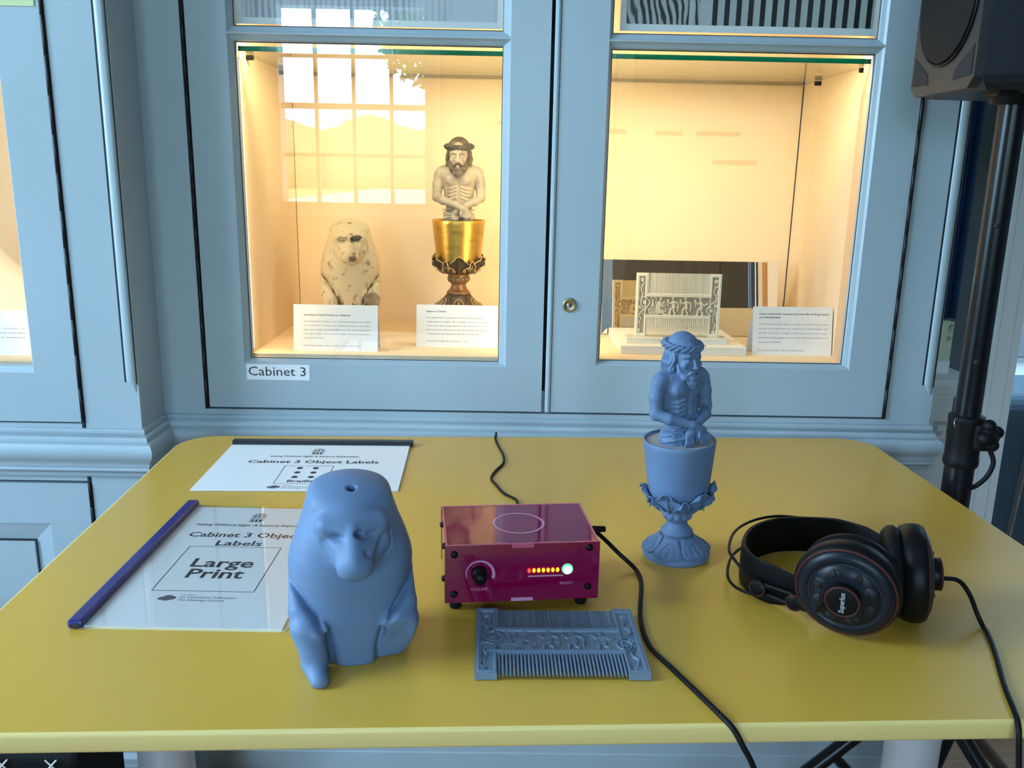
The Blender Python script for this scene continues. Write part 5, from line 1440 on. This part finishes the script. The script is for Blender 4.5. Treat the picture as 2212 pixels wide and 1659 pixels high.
pts = [(0.020, 0.9560, 0.776), (0.0225, 0.975, 0.770), (0.0260, 1.03, 0.7445), (0.0262, 1.10, TZ + .002), (0.0244, 1.1557, TZ + .002), (0.0190, 1.1710, TZ + .002), (0.0053, 1.1896, TZ + .002), (-0.0073, 1.2277, TZ + .002), (-0.0140, 1.2517, TZ + .002), (-0.0079, 1.2858, TZ + .002), (0.0043, 1.3240, TZ + .002), (0.0040, 1.3664, TZ + .002), (-0.0046, 1.4160, TZ + .002), (-0.0098, 1.4556, TZ + .0022), (-0.0088, 1.4800, 0.7415), (-0.0085, 1.4870, 0.730), (-0.0085, 1.489, 0.60)]
MB().tube(catmull(pts, 7), 0.0019, 8).build('cord', M['rubber'], pcl)
MB().cyl((0.0185, 0.9515, 0.7765), (0.0205, 0.9640, 0.7755), 0.0035, 0.0026, 10).build('plug', M['rubber'], pcl)

# ================================================================== printed folders
def page_lines_common(): pass
fa = thing('braille_folder', (-0.2999, 1.3006, TZ), 'white printed folder with black spine and braille dots near the back of the table', 'folder', (0, 0, math.radians(1.504)))
fb = lambda nm, mb, mt, par: mb.build(nm, mt, par, org=None)
for k in range(3):
    fb('page', MB().add([(x, y, 0.0005 + 0.0007 * k + dz) for dz in (0, 0.0005) for (x, y) in ((-0.1500 - 0.0008 * k, -0.1135 - 0.0006 * (k % 2)), (0.1480, -0.1120), (0.1480, 0.1050), (-0.1500, 0.1050))],
       [(3, 2, 1, 0), (4, 5, 6, 7), (0, 1, 5, 4), (1, 2, 6, 5), (2, 3, 7, 6), (3, 0, 4, 7)]), M['paper'], fa)
fb('spine', MB().rbox(-0.1510, 0.1535, 0.1010, 0.1165, 0.0002, 0.0090, 0.0018), M['binder_black'], fa)
zt = 0.00255
lettering('subtitle', [('Braille', -0.0208, -0.0795, 0.0100, 0.0400, True, 'l')], M['ink'], fa, None, zt)
lettering('strapline', [('Seeing Without Sight: A Sensory Exploration', -0.0008, 0.0385, 0.0062, 0.143, True, 'c')], M['ink'], fa, None, zt)
lettering('title', [('Cabinet 3 Object Labels', 0.0024, 0.0080, 0.0132, 0.207, True, 'c')], M['ink'], fa, None, zt)
def frame2(mb, x0, x1, y0, y1, t, z):
    for (a, b2, c, d) in ((x0, x1, y0, y0 + t), (x0, x1, y1 - t, y1), (x0, x0 + t, y0 + t, y1 - t), (x1 - t, x1, y0 + t, y1 - t)):
        mb.add([(a, c, z), (b2, c, z), (b2, d, z), (a, d, z)], [(0, 1, 2, 3)])
    return mb
fb('printed_frame', frame2(MB(), -0.0390, 0.0376, -0.0861, -0.0048, 0.0010, zt), M['ink'], fa)
for i in range(3):
    for x in (-0.0133, 0.0112):
        fb('braille_dot', MB().lathe([(0.0048, 0), (0.0044, 0.0004), (0.0, 0.0006)], (x, -0.0160 - 0.0203 * i, zt - 0.0002), 20), M['ink'], fa)
def house_logo(name, x, y, w_, h, par, z, mt):
    mb = MB()
    R = lambda a, b2, c, d: mb.add([(x + a * w_, y + c * h, z), (x + b2 * w_, y + c * h, z), (x + b2 * w_, y + d * h, z), (x + a * w_, y + d * h, z)], [(0, 1, 2, 3)])
    R(-.5, .5, 0, .03); R(-.5, -.46, 0, .82); R(.46, .5, 0, .82); R(-.5, .5, .80, .83); R(-.5, .5, .38, .41)
    R(-.30, .30, .90, .93); R(-.1, .0, .93, 1.0); R(.12, .22, .93, 1.0); R(-.3, -.27, .83, .93); R(.27, .3, .83, .93)
    for i in range(3):
        c = -.30 + .30 * i
        R(c - .10, c + .10, .05, .30); R(c - .09, c - .05, .46, .76); R(c + .05, c + .09, .46, .76); R(c - .09, c + .09, .73, .76); R(c - .02, c + .02, .46, .76)
    return fb(name, mb, mt, par)
house_logo('house_emblem', 0.0005, 0.0525, 0.0185, 0.030, fa, zt, M['ink'])
def council_logo(par, x, y, sc_, z, mt):
    mb = MB()
    for (dx, dy, a, b2, rot) in ((-0.004, 0, .0046, .0030, .3), (0.0005, 0.0028, .0042, .0030, -.2), (0.0042, 0.0005, .0036, .0030, .5), (-0.0002, -0.0022, .0040, .0024, .1)):
        n = 20
        vs = []
        for i in range(n):
            q = 2 * PI * i / n; px, py = a * math.cos(q) * 1.1, b2 * math.sin(q) * 1.1
            vs.append((x + sc_ * (dx + px * math.cos(rot) - py * math.sin(rot)), y + sc_ * (dy + px * math.sin(rot) + py * math.cos(rot)), z + 0.00001 * len(mb.f)))
        mb.add(vs, [tuple(range(n))])
    return fb('council_emblem', mb, mt, par)
council_logo(fa, -0.0345, -0.1005, 1.15, zt, M['greyink'])
lettering('small_print', [('SUPPORTED BY', -0.0225, -0.0945, 0.0022, 0.016, False, 'l'), ('An Chomhairle Oidhreachta', -0.0225, -0.1000, 0.0038, 0.058, False, 'l'), ('The Heritage Council', -0.0225, -0.1060, 0.0042, 0.047, False, 'l')], M['greyink'], fa, None, zt)

fl2 = thing('large_print_folder', (-0.4318, 0.7931, TZ), 'clear covered Large Print folder with dark blue spine at the left of the table', 'folder', (0, 0, math.radians(-0.631)))
for k in range(3):
    fb('page', MB().box(0.0080, 0.2125 + 0.0004 * k, 0.0050, 0.3250, 0.0006 + 0.0007 * k, 0.0011 + 0.0007 * k), M['paper'], fl2)
cv = MB(); out = [(0.0080, 0.0020), (0.2120, 0.0020), (0.2172, 0.0050), (0.2230, 0.0330), (0.2230, 0.3300), (0.0080, 0.3300)]
cv.prism(out, 0.0029, 0.0032); fb('clear_cover', cv, M['cover'], fl2)
fb('back_cover', MB().prism(out, 0.0001, 0.0005), mat('pale_yellow_card', (0.80, 0.70, 0.42), 0.5), fl2)
sp = MB().rbox(-0.0030, 0.0130, 0.0, 0.3360, 0.0002, 0.0095, 0.0030)
spo = fb('spine', sp, M['navy'], fl2)
fb('spine_slot', MB().box(0.0015, 0.0095, -0.0004, 0.0005, 0.0022, 0.0062), M['ink'], spo)
zt2 = 0.00262
lettering('strapline', [('Seeing Without Sight: A Sensory Exploration', 0.1080, 0.2625, 0.0062, 0.1480, True, 'c')], M['ink'], fl2, None, zt2)
lettering('title', [('Cabinet 3 Object', 0.1075, 0.2270, 0.0140, 0.1430, True, 'c'), ('Labels', 0.1070, 0.2020, 0.0140, 0.0570, True, 'c')], M['ink'], fl2, None, zt2)
lettering('subtitle', [('Large', 0.1055, 0.1420, 0.0225, 0.0730, True, 'c'), ('Print', 0.1060, 0.1140, 0.0225, 0.0650, True, 'c')], M['ink'], fl2, None, zt2)
fb('printed_frame', frame2(MB(), 0.0490, 0.1622, 0.0815, 0.1982, 0.0010, zt2), M['ink'], fl2)
house_logo('house_emblem', 0.1070, 0.2760, 0.0175, 0.0300, fl2, zt2, M['ink'])
council_logo(fl2, 0.0735, 0.0645, 1.15, zt2, M['greyink'])
lettering('small_print', [('SUPPORTED BY', 0.0860, 0.0715, 0.0022, 0.016, False, 'l'), ('An Chomhairle Oidhreachta', 0.0860, 0.0655, 0.0042, 0.0620, False, 'l'), ('The Heritage Council', 0.0860, 0.0590, 0.0045, 0.0500, False, 'l')], M['greyink'], fl2, None, zt2)

# ================================================================== headphones
hp = thing('headphones', (0.36, 0.88, TZ), 'black padded headphones with red ring details resting on the right of the yellow table', 'headphones')
def cup_frame(n_):
    n_ = Vector(n_).normalized(); r = Vector((0, 0, 1)).cross(n_)
    r = r.normalized(); u = n_.cross(r)
    return n_, r, u
def earcup(c, n_, logo, roll_=0.0):
    S = 0.93
    sp = lambda pr: [(r_ * S, h_) for (r_, h_) in pr]
    n_, r, u = cup_frame(n_); c = Vector(c)
    r, u = r * math.cos(roll_) + u * math.sin(roll_), u * math.cos(roll_) - r * math.sin(roll_)
    sh_ = MB().lathe(sp([(0.0470, -0.026), (0.0530, -0.023), (0.0555, -0.016), (0.0560, -0.009), (0.0548, -0.004), (0.0530, -0.0022)]), c, 56, n_).build('ear_shell', M['black'], hp)
    MB().torus(c + n_ * -0.0020, 0.0518 * S, 0.0015, n_, 64, 8).build('red_rim', M['redring'], sh_)
    MB().lathe(sp([(0.0510, -0.0030), (0.0500, 0.0000), (0.0450, 0.0030), (0.0395, 0.0042), (0.0385, 0.0020), (0.0368, 0.0020), (0.0360, 0.0046), (0.0200, 0.0062), (0.0, 0.0064)]), c, 56, n_, cap=False).build('face_plate', M['navyp'], sh_)
    MB().torus(c + n_ * 0.0026, 0.0376 * S, 0.0012, n_, 56, 6).build('groove', M['blackm'], sh_)
    for k in range(8):
        q = 2 * PI * k / 8 + 0.39
        p = c + (r * math.cos(q) + u * math.sin(q)) * 0.0272 * S + n_ * 0.0052
        vh = MB().lathe([(0.0066, 0), (0.0066, 0.0007), (0.0, 0.0007)], p, 20, n_, cap=False).build('vent', M['blackm'], sh_)
    fan = MB()
    for k in range(8):
        q = 2 * PI * k / 8 + 0.39
        p = c + (r * math.cos(q) + u * math.sin(q)) * 0.0272 * S + n_ * 0.0061
        for j in range(3):
            g = q + 2 * PI * j / 3; d = r * math.cos(g) + u * math.sin(g)
            fan.cyl(p, p + d * 0.0066, 0.0006, n=5)
    fan.build('vent_spokes', M['navyp'], sh_)
    # pad
    pad = MB()
    prof = [(0.0300, -0.028), (0.0330, -0.037), (0.0400, -0.0415), (0.0470, -0.0405), (0.0520, -0.0360), (0.0530, -0.0300), (0.0500, -0.0260)]
    pad.lathe(sp(prof), c, 48, n_, cap=False).build('ear_pad', M['leather'], hp)
    MB().lathe([(0.0325, -0.036), (0.0, -0.034)], c, 36, n_, cap=False).build('inner_mesh', M['blackm'], hp)
    bs = c + n_ * 0.0062 - u * 0.0
    lo = MB().lathe([(0.0165, 0), (0.0170, 0.004), (0.0170, 0.0085), (0.0150, 0.0098), (0.0, 0.0100)], bs, 36, n_, cap=False).build('boss', M['black'], hp)
    MB().torus(bs + n_ * 0.0088, 0.0160, 0.0014, n_, 44, 8).build('red_ring', M['redring'], lo)
    if logo:
        m = Matrix(((u.x, -r.x, n_.x, 0), (u.y, -r.y, n_.y, 0), (u.z, -r.z, n_.z, 0), (0, 0, 0, 1)))
        tpos = bs + n_ * 0.0103 - wloc(lo)
        lettering('lettering', [('Superlux', 0.0, -0.0022, 0.0050, 0.0240, True, 'c')], M['silverink'], lo, Matrix.Translation(tpos) @ m)
    return bs + n_ * 0.006, r, u
nB, rB, uB = earcup((0.3465, 0.7890, 0.7930), (-0.50, -0.85, -0.16), True, 0.0)
fB, rF, uF = earcup((0.4490, 0.8380, 0.7930), (0.95, -0.28, 0.08), False)
# padded strap standing on edge and sweeping round to the far cup
path = [(0.3330, 0.8420), (0.3178, 0.8530), (0.2990, 0.8670), (0.2850, 0.8870), (0.2810, 0.9150), (0.2890, 0.9450), (0.3100, 0.9780), (0.3450, 1.0020), (0.3850, 1.0060), (0.4180, 0.9990), (0.4450, 0.9770), (0.4620, 0.9400), (0.4650, 0.9050)]
pl = [(v.x, v.y) for v in catmull([(a, b2, 0) for a, b2 in path], 6)]
hw_ = []
for i in range(len(pl)):
    t = i / (len(pl) - 1); hw_.append(0.012 + 0.0105 * min(1, 6 * t, 6 * (1 - t)))
st = MB(); th_ = 0.0018; vs = []; n = len(pl); zc_ = TZ + 0.0235
for i in range(n):
    a = Vector(pl[max(0, i - 1)]); b2 = Vector(pl[min(n - 1, i + 1)]); d = (b2 - a).normalized(); nn = Vector((d.y, -d.x))
    p = Vector(pl[i])
    for (o_, z_) in ((th_, -1), (th_ * 1.5, -0.85), (th_ * 1.5, 0.85), (th_, 1), (-th_, 1), (-th_ * 1.5, 0.85), (-th_ * 1.5, -0.85), (-th_, -1)):
        q = p + nn * o_; vs.append((q.x, q.y, zc_ + z_ * hw_[i]))
fs = [(i * 8 + j, i * 8 + (j + 1) % 8, (i + 1) * 8 + (j + 1) % 8, (i + 1) * 8 + j) for i in range(n - 1) for j in range(8)] + [tuple(range(8)), tuple(range((n - 1) * 8 + 7, (n - 1) * 8 - 1, -1))]
st.add(vs, fs); so = st.build('headband', M['leather'], hp); smooth_by_angle(so, 50)
# two sprung wires
def wire(z, dz, rx):
    pts = [(0.3050, 0.8520, z), (0.2900, 0.8600, z), (0.2725 - rx, 0.8700, z + dz * 0.5), (0.2625 - rx, 0.8900, z + dz), (0.2640 - rx, 0.9200, z + dz), (0.2830, 0.9680, z + dz), (0.3130, 1.0020, z + dz), (0.3480, 1.0190, z + dz), (0.3800, 1.0150, z + dz), (0.4250, 1.0080, z + dz), (0.4550, 0.9850, z + dz * 0.7), (0.4750, 0.9400, z + dz * 0.3), (0.4760, 0.9000, z)]
    MB().tube(catmull(pts, 8), 0.0017, 8).build('wire', M['black'], hp)
wire(0.7640, 0.0175, 0.0); wire(0.7530, -0.002, -0.0005)
# slide blocks with red rings, and the twin arms to the cups
yd = Vector((-0.64, -0.76, 0.0)).normalized()
for c in ((0.2860, 0.8680, 0.7600), (0.3175, 0.8400, 0.7580)):
    c = Vector(c)
    k = MB().lathe([(0.0088, 0.004), (0.0092, -0.001), (0.0090, -0.0060), (0.0070, -0.0078), (0.0, -0.0080)], c, 28, -yd, cap=False).build('slide_knob', M['black'], hp)
    MB().torus(c + yd * 0.0064, 0.0084, 0.0010, yd, 36, 8).build('red_ring', M['redring'], k)
bc = Vector(nB)
for dz in (0.0062, -0.0062):
    MB().tube([Vector((0.2860, 0.8660, 0.7600 + dz * 0.8)), Vector((0.3175, 0.8385, 0.7585 + dz)), Vector((0.3250, 0.8100, 0.7680 + dz)), bc + Vector((-0.008, 0.004, dz))], 0.0028, 8).build('yoke_arm', M['black'], hp)
for dz in (0.0062, -0.0062):
    MB().tube([Vector(fB) + Vector((0, 0, dz)), Vector((0.4780, 0.8750, 0.780 + dz)), Vector((0.4760, 0.9200, 0.766 + dz))], 0.0028, 8).build('yoke_arm', M['black'], hp)
pts = [Vector(fB) + Vector((0.002, -0.002, -0.004)), (0.4830, 0.8330, 0.7880), (0.4960, 0.8310, 0.7740), (0.5060, 0.8270, 0.7520), (0.5090, 0.8190, TZ + .0028), (0.5060, 0.8050, TZ + .0026), (0.4939, 0.7700, TZ + .0026), (0.4700, 0.7100, TZ + .0026), (0.4570, 0.6720, TZ + .0030), (0.4520, 0.6560, 0.7400), (0.4510, 0.6490, 0.7250), (0.4600, 0.6480, 0.66)]
MB().tube(catmull(pts, 8), 0.0025, 8).build('cable', M['rubber'], hp)

# ================================================================== loudspeaker on its tripod stand
PX, PY = 0.7135, 1.272
stn = thing('speaker_stand', (PX, PY, 0), 'black tripod loudspeaker stand behind the right edge of the yellow table', 'stand')
ps = MB().cyl((PX, PY, 0.78), (PX, PY, 1.40), 0.0190, n=28).build('pole', M['pole'], stn)
for z in (0.935, 1.135): MB().lathe([(0.0042, 0), (0.0042, 0.0006), (0, 0.0006)], (PX - 0.0075, PY - 0.0172, z), 14, (-0.40, -0.92, 0), cap=False).build('peg_hole', M['gap'], ps)
MB().cyl((PX, PY, 0.16), (PX, PY, 0.80), 0.0215, n=28).build('lower_pole', M['pole'], stn)
MB().lathe([(0.0235, 0.768), (0.0255, 0.772), (0.0255, 0.780), (0.0245, 0.784), (0.0245, 0.812), (0.0255, 0.816), (0.0255, 0.838), (0.0262, 0.842), (0.0262, 0.848), (0.0200, 0.850)], (PX, PY, 0), 28).build('clamp_collar', M['rubber'], stn)
MB().rbox(PX + 0.000, PX + 0.032, PY - 0.034, PY + 0.004, 0.800, 0.842, 0.006).build('clamp_jaw', M['rubber'], stn)
kn = MB(); kc = Vector((PX + 0.012, PY - 0.036, 0.828)); ka = Vector((0.45, -0.85, 0.15)).normalized(); _n, _r, _u = cup_frame(ka)
kn.lathe([(0.012, 0), (0.0150, 0.004), (0.0150, 0.011), (0.011, 0.016), (0, 0.0165)], kc, 20, ka, cap=False)
for k in range(4):
    q = 2 * PI * k / 4 + 0.2; kn.ball(kc + (_r * math.cos(q) + _u * math.sin(q)) * 0.0150 + ka * 0.008, 0.0100, 12)
kn.build('clamp_knob', M['rubber'], stn)
MB().tube(catmull([(PX + 0.030, PY - 0.022, 0.800), (PX + 0.036, PY - 0.026, 0.782), (PX + 0.030, PY - 0.026, 0.760), (PX + 0.019, PY - 0.020, 0.742), (PX + 0.004, PY - 0.023, 0.738)], 6), 0.0036, 8).build('strap', M['rubber'], stn)
MB().torus((PX - 0.022, PY - 0.016, 0.840), 0.0085, 0.0007, (0.5, -0.8, 0.2), 24, 6).build('pin_ring', M['steel'], stn)
MB().lathe([(0.030, 0.33), (0.032, 0.34), (0.032, 0.38), (0.026, 0.39)], (PX, PY, 0), 24).build('leg_collar', M['rubber'], stn)
MB().lathe([(0.028, 0.10), (0.030, 0.11), (0.030, 0.15), (0.025, 0.16)], (PX, PY, 0), 24).build('brace_collar', M['rubber'], stn)
for k, a in enumerate((math.radians(184), math.radians(300), math.radians(38))):
    d = Vector((math.cos(a), math.sin(a), 0))
    A = Vector((PX, PY, 0.365)) + d * 0.03; B = Vector((PX, PY, 0.012)) + d * 0.43
    lg = MB().tube([A, B], 0.0125, 10).build('tripod_leg', M['pole'], stn)
    MB().cyl(B + Vector((0, 0, -0.012)) - d * 0.01, B + Vector((0, 0, 0.012)), 0.016, n=12).build('rubber_foot', M['rubber'], lg)
    mid = A.lerp(B, 0.30)
    MB().tube([mid, Vector((PX, PY, 0.13)) + d * 0.03], 0.0085, 8).build('brace', M['pole'], stn)
spk = thing('loudspeaker', (PX, PY, 1.295), 'black loudspeaker on the tripod stand at the top right corner', 'speaker')
SX0 = 0.6040
cab_s = MB()
def spk_outline(i, z): return [(SX0 + 0.012 + i, PY - 0.094 + i), (SX0 + 0.17, PY - 0.110 + i), (SX0 + 0.250 - i, PY - 0.075 + i), (SX0 + 0.250 - i, PY + 0.075 - i), (SX0 + 0.17, PY + 0.110 - i), (SX0 + 0.012 + i, PY + 0.094 - i)]
n = 6; vs = []
ZB = 1.3140
for (i, z) in ((0.014, ZB), (0.004, ZB + 0.008), (0.0, ZB + 0.018), (0.0, 1.78), (0.014, 1.80)): vs += [(p[0], p[1], z) for p in spk_outline(i, z)]
fs = [(k * n + j, k * n + (j + 1) % n, (k + 1) * n + (j + 1) % n, (k + 1) * n + j) for k in range(4) for j in range(n)] + [tuple(range(n - 1, -1, -1)), tuple(range(4 * n, 5 * n))]
cab_s.add(vs, fs); cab_s.build('enclosure', M['spk'], spk)
# baffle: rounded-rectangle rim faces the left; grille with a semicircular foot; two ports
by0, by1 = PY - 0.090, PY + 0.090
bf = MB().prism([(by0 + 0.014, ZB + 0.002), (by1 - 0.014, ZB + 0.002), (by1, ZB + 0.016), (by1, 1.79), (by0, 1.79), (by0, ZB + 0.016)], SX0 + 0.002, SX0 + 0.0145, 'x').build('baffle', M['spkface'], spk)
gp = []
gr = 0.076; gz = ZB + 0.042
for i in range(25):
    q = PI + PI * i / 24; gp.append((PY + gr * math.cos(q), gz + 0.080 + 0.080 * math.sin(q)))
gp += [(PY + gr, 1.78), (PY - gr, 1.78)]
MB().prism(gp, SX0 - 0.0030, SX0 + 0.004, 'x').build('grille', M['grille'], spk)
rim = MB().tube([(SX0 + 0.0005, p[0] * 1.0 + (p[0] - PY) * 0.025, p[1] - 0.0035) for p in gp[:25]], 0.0022, 6); rim.build('grille_rim', M['black'], spk)
for s in (-1, 1):
    pt = [(PY + s * 0.083, ZB + 0.056), (PY + s * 0.084, ZB + 0.018), (PY + s * 0.036, ZB + 0.016), (PY + s * 0.040, ZB + 0.030)]
    if s > 0: pt = pt[::-1]
    MB().prism(pt, SX0 + 0.0008, SX0 + 0.003, 'x').build('port', M['gap'], spk)
MB().lathe([(0.030, ZB - 0.012), (0.032, ZB - 0.008), (0.032, ZB + 0.004)], (PX, PY, 0), 24).build('pole_socket', M['black'], spk)
MB().rbox(SX0 + 0.045, SX0 + 0.075, PY - 0.075, PY - 0.04, ZB - 0.007, ZB + 0.003, 0.003).build('rubber_foot', M['rubber'], spk)

# ================================================================== what stands to the right of the cabinet
ped = thing('carved_pedestal', (0.86, 1.75, 0), 'white carved pedestal with a key pattern beside the right end of the cabinet', 'pedestal')
pd = MB().box(0.806, 0.905, 1.640, 1.860, 0.0, 0.805).build('body', M['plaster'], ped)
MB().rbox(0.803, 0.930, 1.622, 1.870, 0.805, 0.822, 0.004).build('top', M['plaster'], ped)
MB().rbox(0.804, 0.918, 1.630, 1.866, 0.790, 0.805, 0.004).build('cornice', M['plaster'], ped)
MB().rbox(0.804, 0.912, 1.632, 1.864, 0.668, 0.680, 0.003).build('fillet', M['plaster'], ped)
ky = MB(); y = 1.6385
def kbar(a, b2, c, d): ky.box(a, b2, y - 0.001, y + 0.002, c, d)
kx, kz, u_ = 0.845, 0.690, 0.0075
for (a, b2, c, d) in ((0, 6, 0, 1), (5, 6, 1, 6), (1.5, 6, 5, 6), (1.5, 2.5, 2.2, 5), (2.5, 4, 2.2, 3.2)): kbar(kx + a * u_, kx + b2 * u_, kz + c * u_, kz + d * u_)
ky.build('key_pattern', mat('recess_shade_grey', (0.42, 0.44, 0.45), 0.7), ped)  # greyer than the plaster: shade of the carved recesses put into the colour
MB().box(0.888, 0.894, y - 0.0005, y + 0.002, 0.14, 0.66).box(0.888, 0.894, y - 0.0005, y + 0.002, 0.74, 0.785).build('groove', M['taupe'], ped)
bkx = thing('boxed_card', (0.884, 1.690, 0.822), 'pale green and white box with a pen drawing on the pedestal beside the cabinet', 'box', (0, 0, math.radians(6)))
MB().rbox(-0.030, 0.0075, -0.008, 0.012, 0.0, 0.105, 0.001).build('carton', mat('pale_green_card', (0.60, 0.66, 0.48), 0.6), bkx, org=None)
MB().box(-0.0305, 0.0080, -0.0086, 0.0125, 0.0002, 0.026).build('white_band', M['paper'], bkx, org=None)
sq = MB()
for (a, b2) in (((-0.004, 0.094), (0.005, 0.099)), ((-0.006, 0.088), (0.004, 0.095)), ((-0.003, 0.083), (0.0055, 0.089)), ((-0.006, 0.071), (0.002, 0.074)), ((-0.004, 0.066), (0.004, 0.070))):
    sq.tube(catmull([(a[0], -0.0086, a[1]), ((a[0] + b2[0]) / 2, -0.0086, b2[1] + 0.001), (b2[0], -0.0086, b2[1])], 4), 0.0006, 5)
sq.build('drawing', M['ink'], bkx, org=None)
clo = thing('blue_curtain', (0.90, 1.95, 0.822), 'dark royal blue curtain hanging in the gap right of the cabinet', 'curtain')
cvs = []; NF = 24
for i in range(NF + 1):
    x = 0.92 + 0.092 * i / NF; yy = 1.90 + 0.008 * math.sin(i * 1.4)
    cvs += [(x, yy, 0.90), (x, yy, 2.0), (x, yy + 0.003, 0.90), (x, yy + 0.003, 2.0)]
cf = []
for i in range(NF):
    p_ = i * 4; cf += [(p_, p_ + 4, p_ + 5, p_ + 1), (p_ + 2, p_ + 3, p_ + 7, p_ + 6), (p_, p_ + 2, p_ + 6, p_ + 4), (p_ + 1, p_ + 5, p_ + 7, p_ + 3)]
MB().add(cvs, cf, True).build('cloth', M['bluecloth'], clo)
struct('trim_1', MB().box(1.012, 1.085, 1.985, 2.0, 0.0, 2.2), M['taupe'])
# door architrave, jamb
ar = MB()
for (a, b2, p_) in ((1.086, 1.092, 1.955), (1.092, 1.150, 1.972), (1.150, 1.180, 1.966), (1.180, 1.197, 1.960)): ar.box(a, b2, p_, 2.0, 0.0, DZ + 0.10)
ar.box(1.086, DX1 + 0.11, 1.965, 2.0, DZ, DZ + 0.11).box(DX1, DX1 + 0.11, 1.965, 2.0, 0, DZ).box(1.190, 1.200, 2.0, 2.15, 0, DZ)
struct('trim_2', ar, M['white'])
# things in the room beyond
pn2 = thing('notice_board', (1.9, 3.86, 0.7), 'dark grey board on the far wall seen through the doorway', 'board')
MB().rbox(2.02, 3.4, 3.860, 3.888, 0.42, 2.2, 0.006).build('panel', mat('dark_grey_board', (0.06, 0.08, 0.10), 0.5), pn2)
MB().box(2.00, 3.42, 3.850, 3.862, 0.40, 0.42).build('frame', M['taupe'], pn2)
bg_ = thing('zipped_bag', (1.60, 2.35, 0.0), 'large dark teal zipped bag standing in the doorway at the right edge', 'bag')
MB().rbox(1.235, 2.05, 2.22, 2.55, 0.0, 0.640, 0.05, 5).build('bag_body', M['teal'], bg_)
zpth = [(1.395 + 0.03 * math.sin(t * 1.2), 2.2185, 0.08 + 0.50 * t) for t in np.linspace(0, 1, 14)]
zo = MB().tube(zpth, 0.008, 8).build('zip_tape', M['blackm'], bg_)
zt_ = MB()
for i in range(90):
    t = i / 89; zt_.box(1.395 + 0.03 * math.sin(t * 1.2) - 0.0035, 1.395 + 0.03 * math.sin(t * 1.2) + 0.0035, 2.208, 2.2115, 0.08 + 0.50 * t - 0.0018, 0.08 + 0.50 * t + 0.0010)
zt_.build('zip_teeth', M['steel'], bg_, kind='stuff')
# black bag under the left of the table
bl = thing('black_bag', (-0.72, 1.02, 0), 'black bag with white cross stitches under the left end of the table', 'bag')
MB().rbox(-0.95, -0.512, 0.93, 1.05, 0.0, 0.490, 0.012, 3).build('bag_body', mat('black_bag_fabric', (0.005, 0.005, 0.006), 0.8, spec=0.2), bl)
for x in (-0.547, -0.607):
    MB().tube([(x - 0.007, 0.9290, 0.468), (x + 0.007, 0.9290, 0.484)], 0.0011, 6).tube([(x - 0.007, 0.9290, 0.484), (x + 0.007, 0.9290, 0.468)], 0.0011, 6).build('cross_stitch', M['white'], bl)
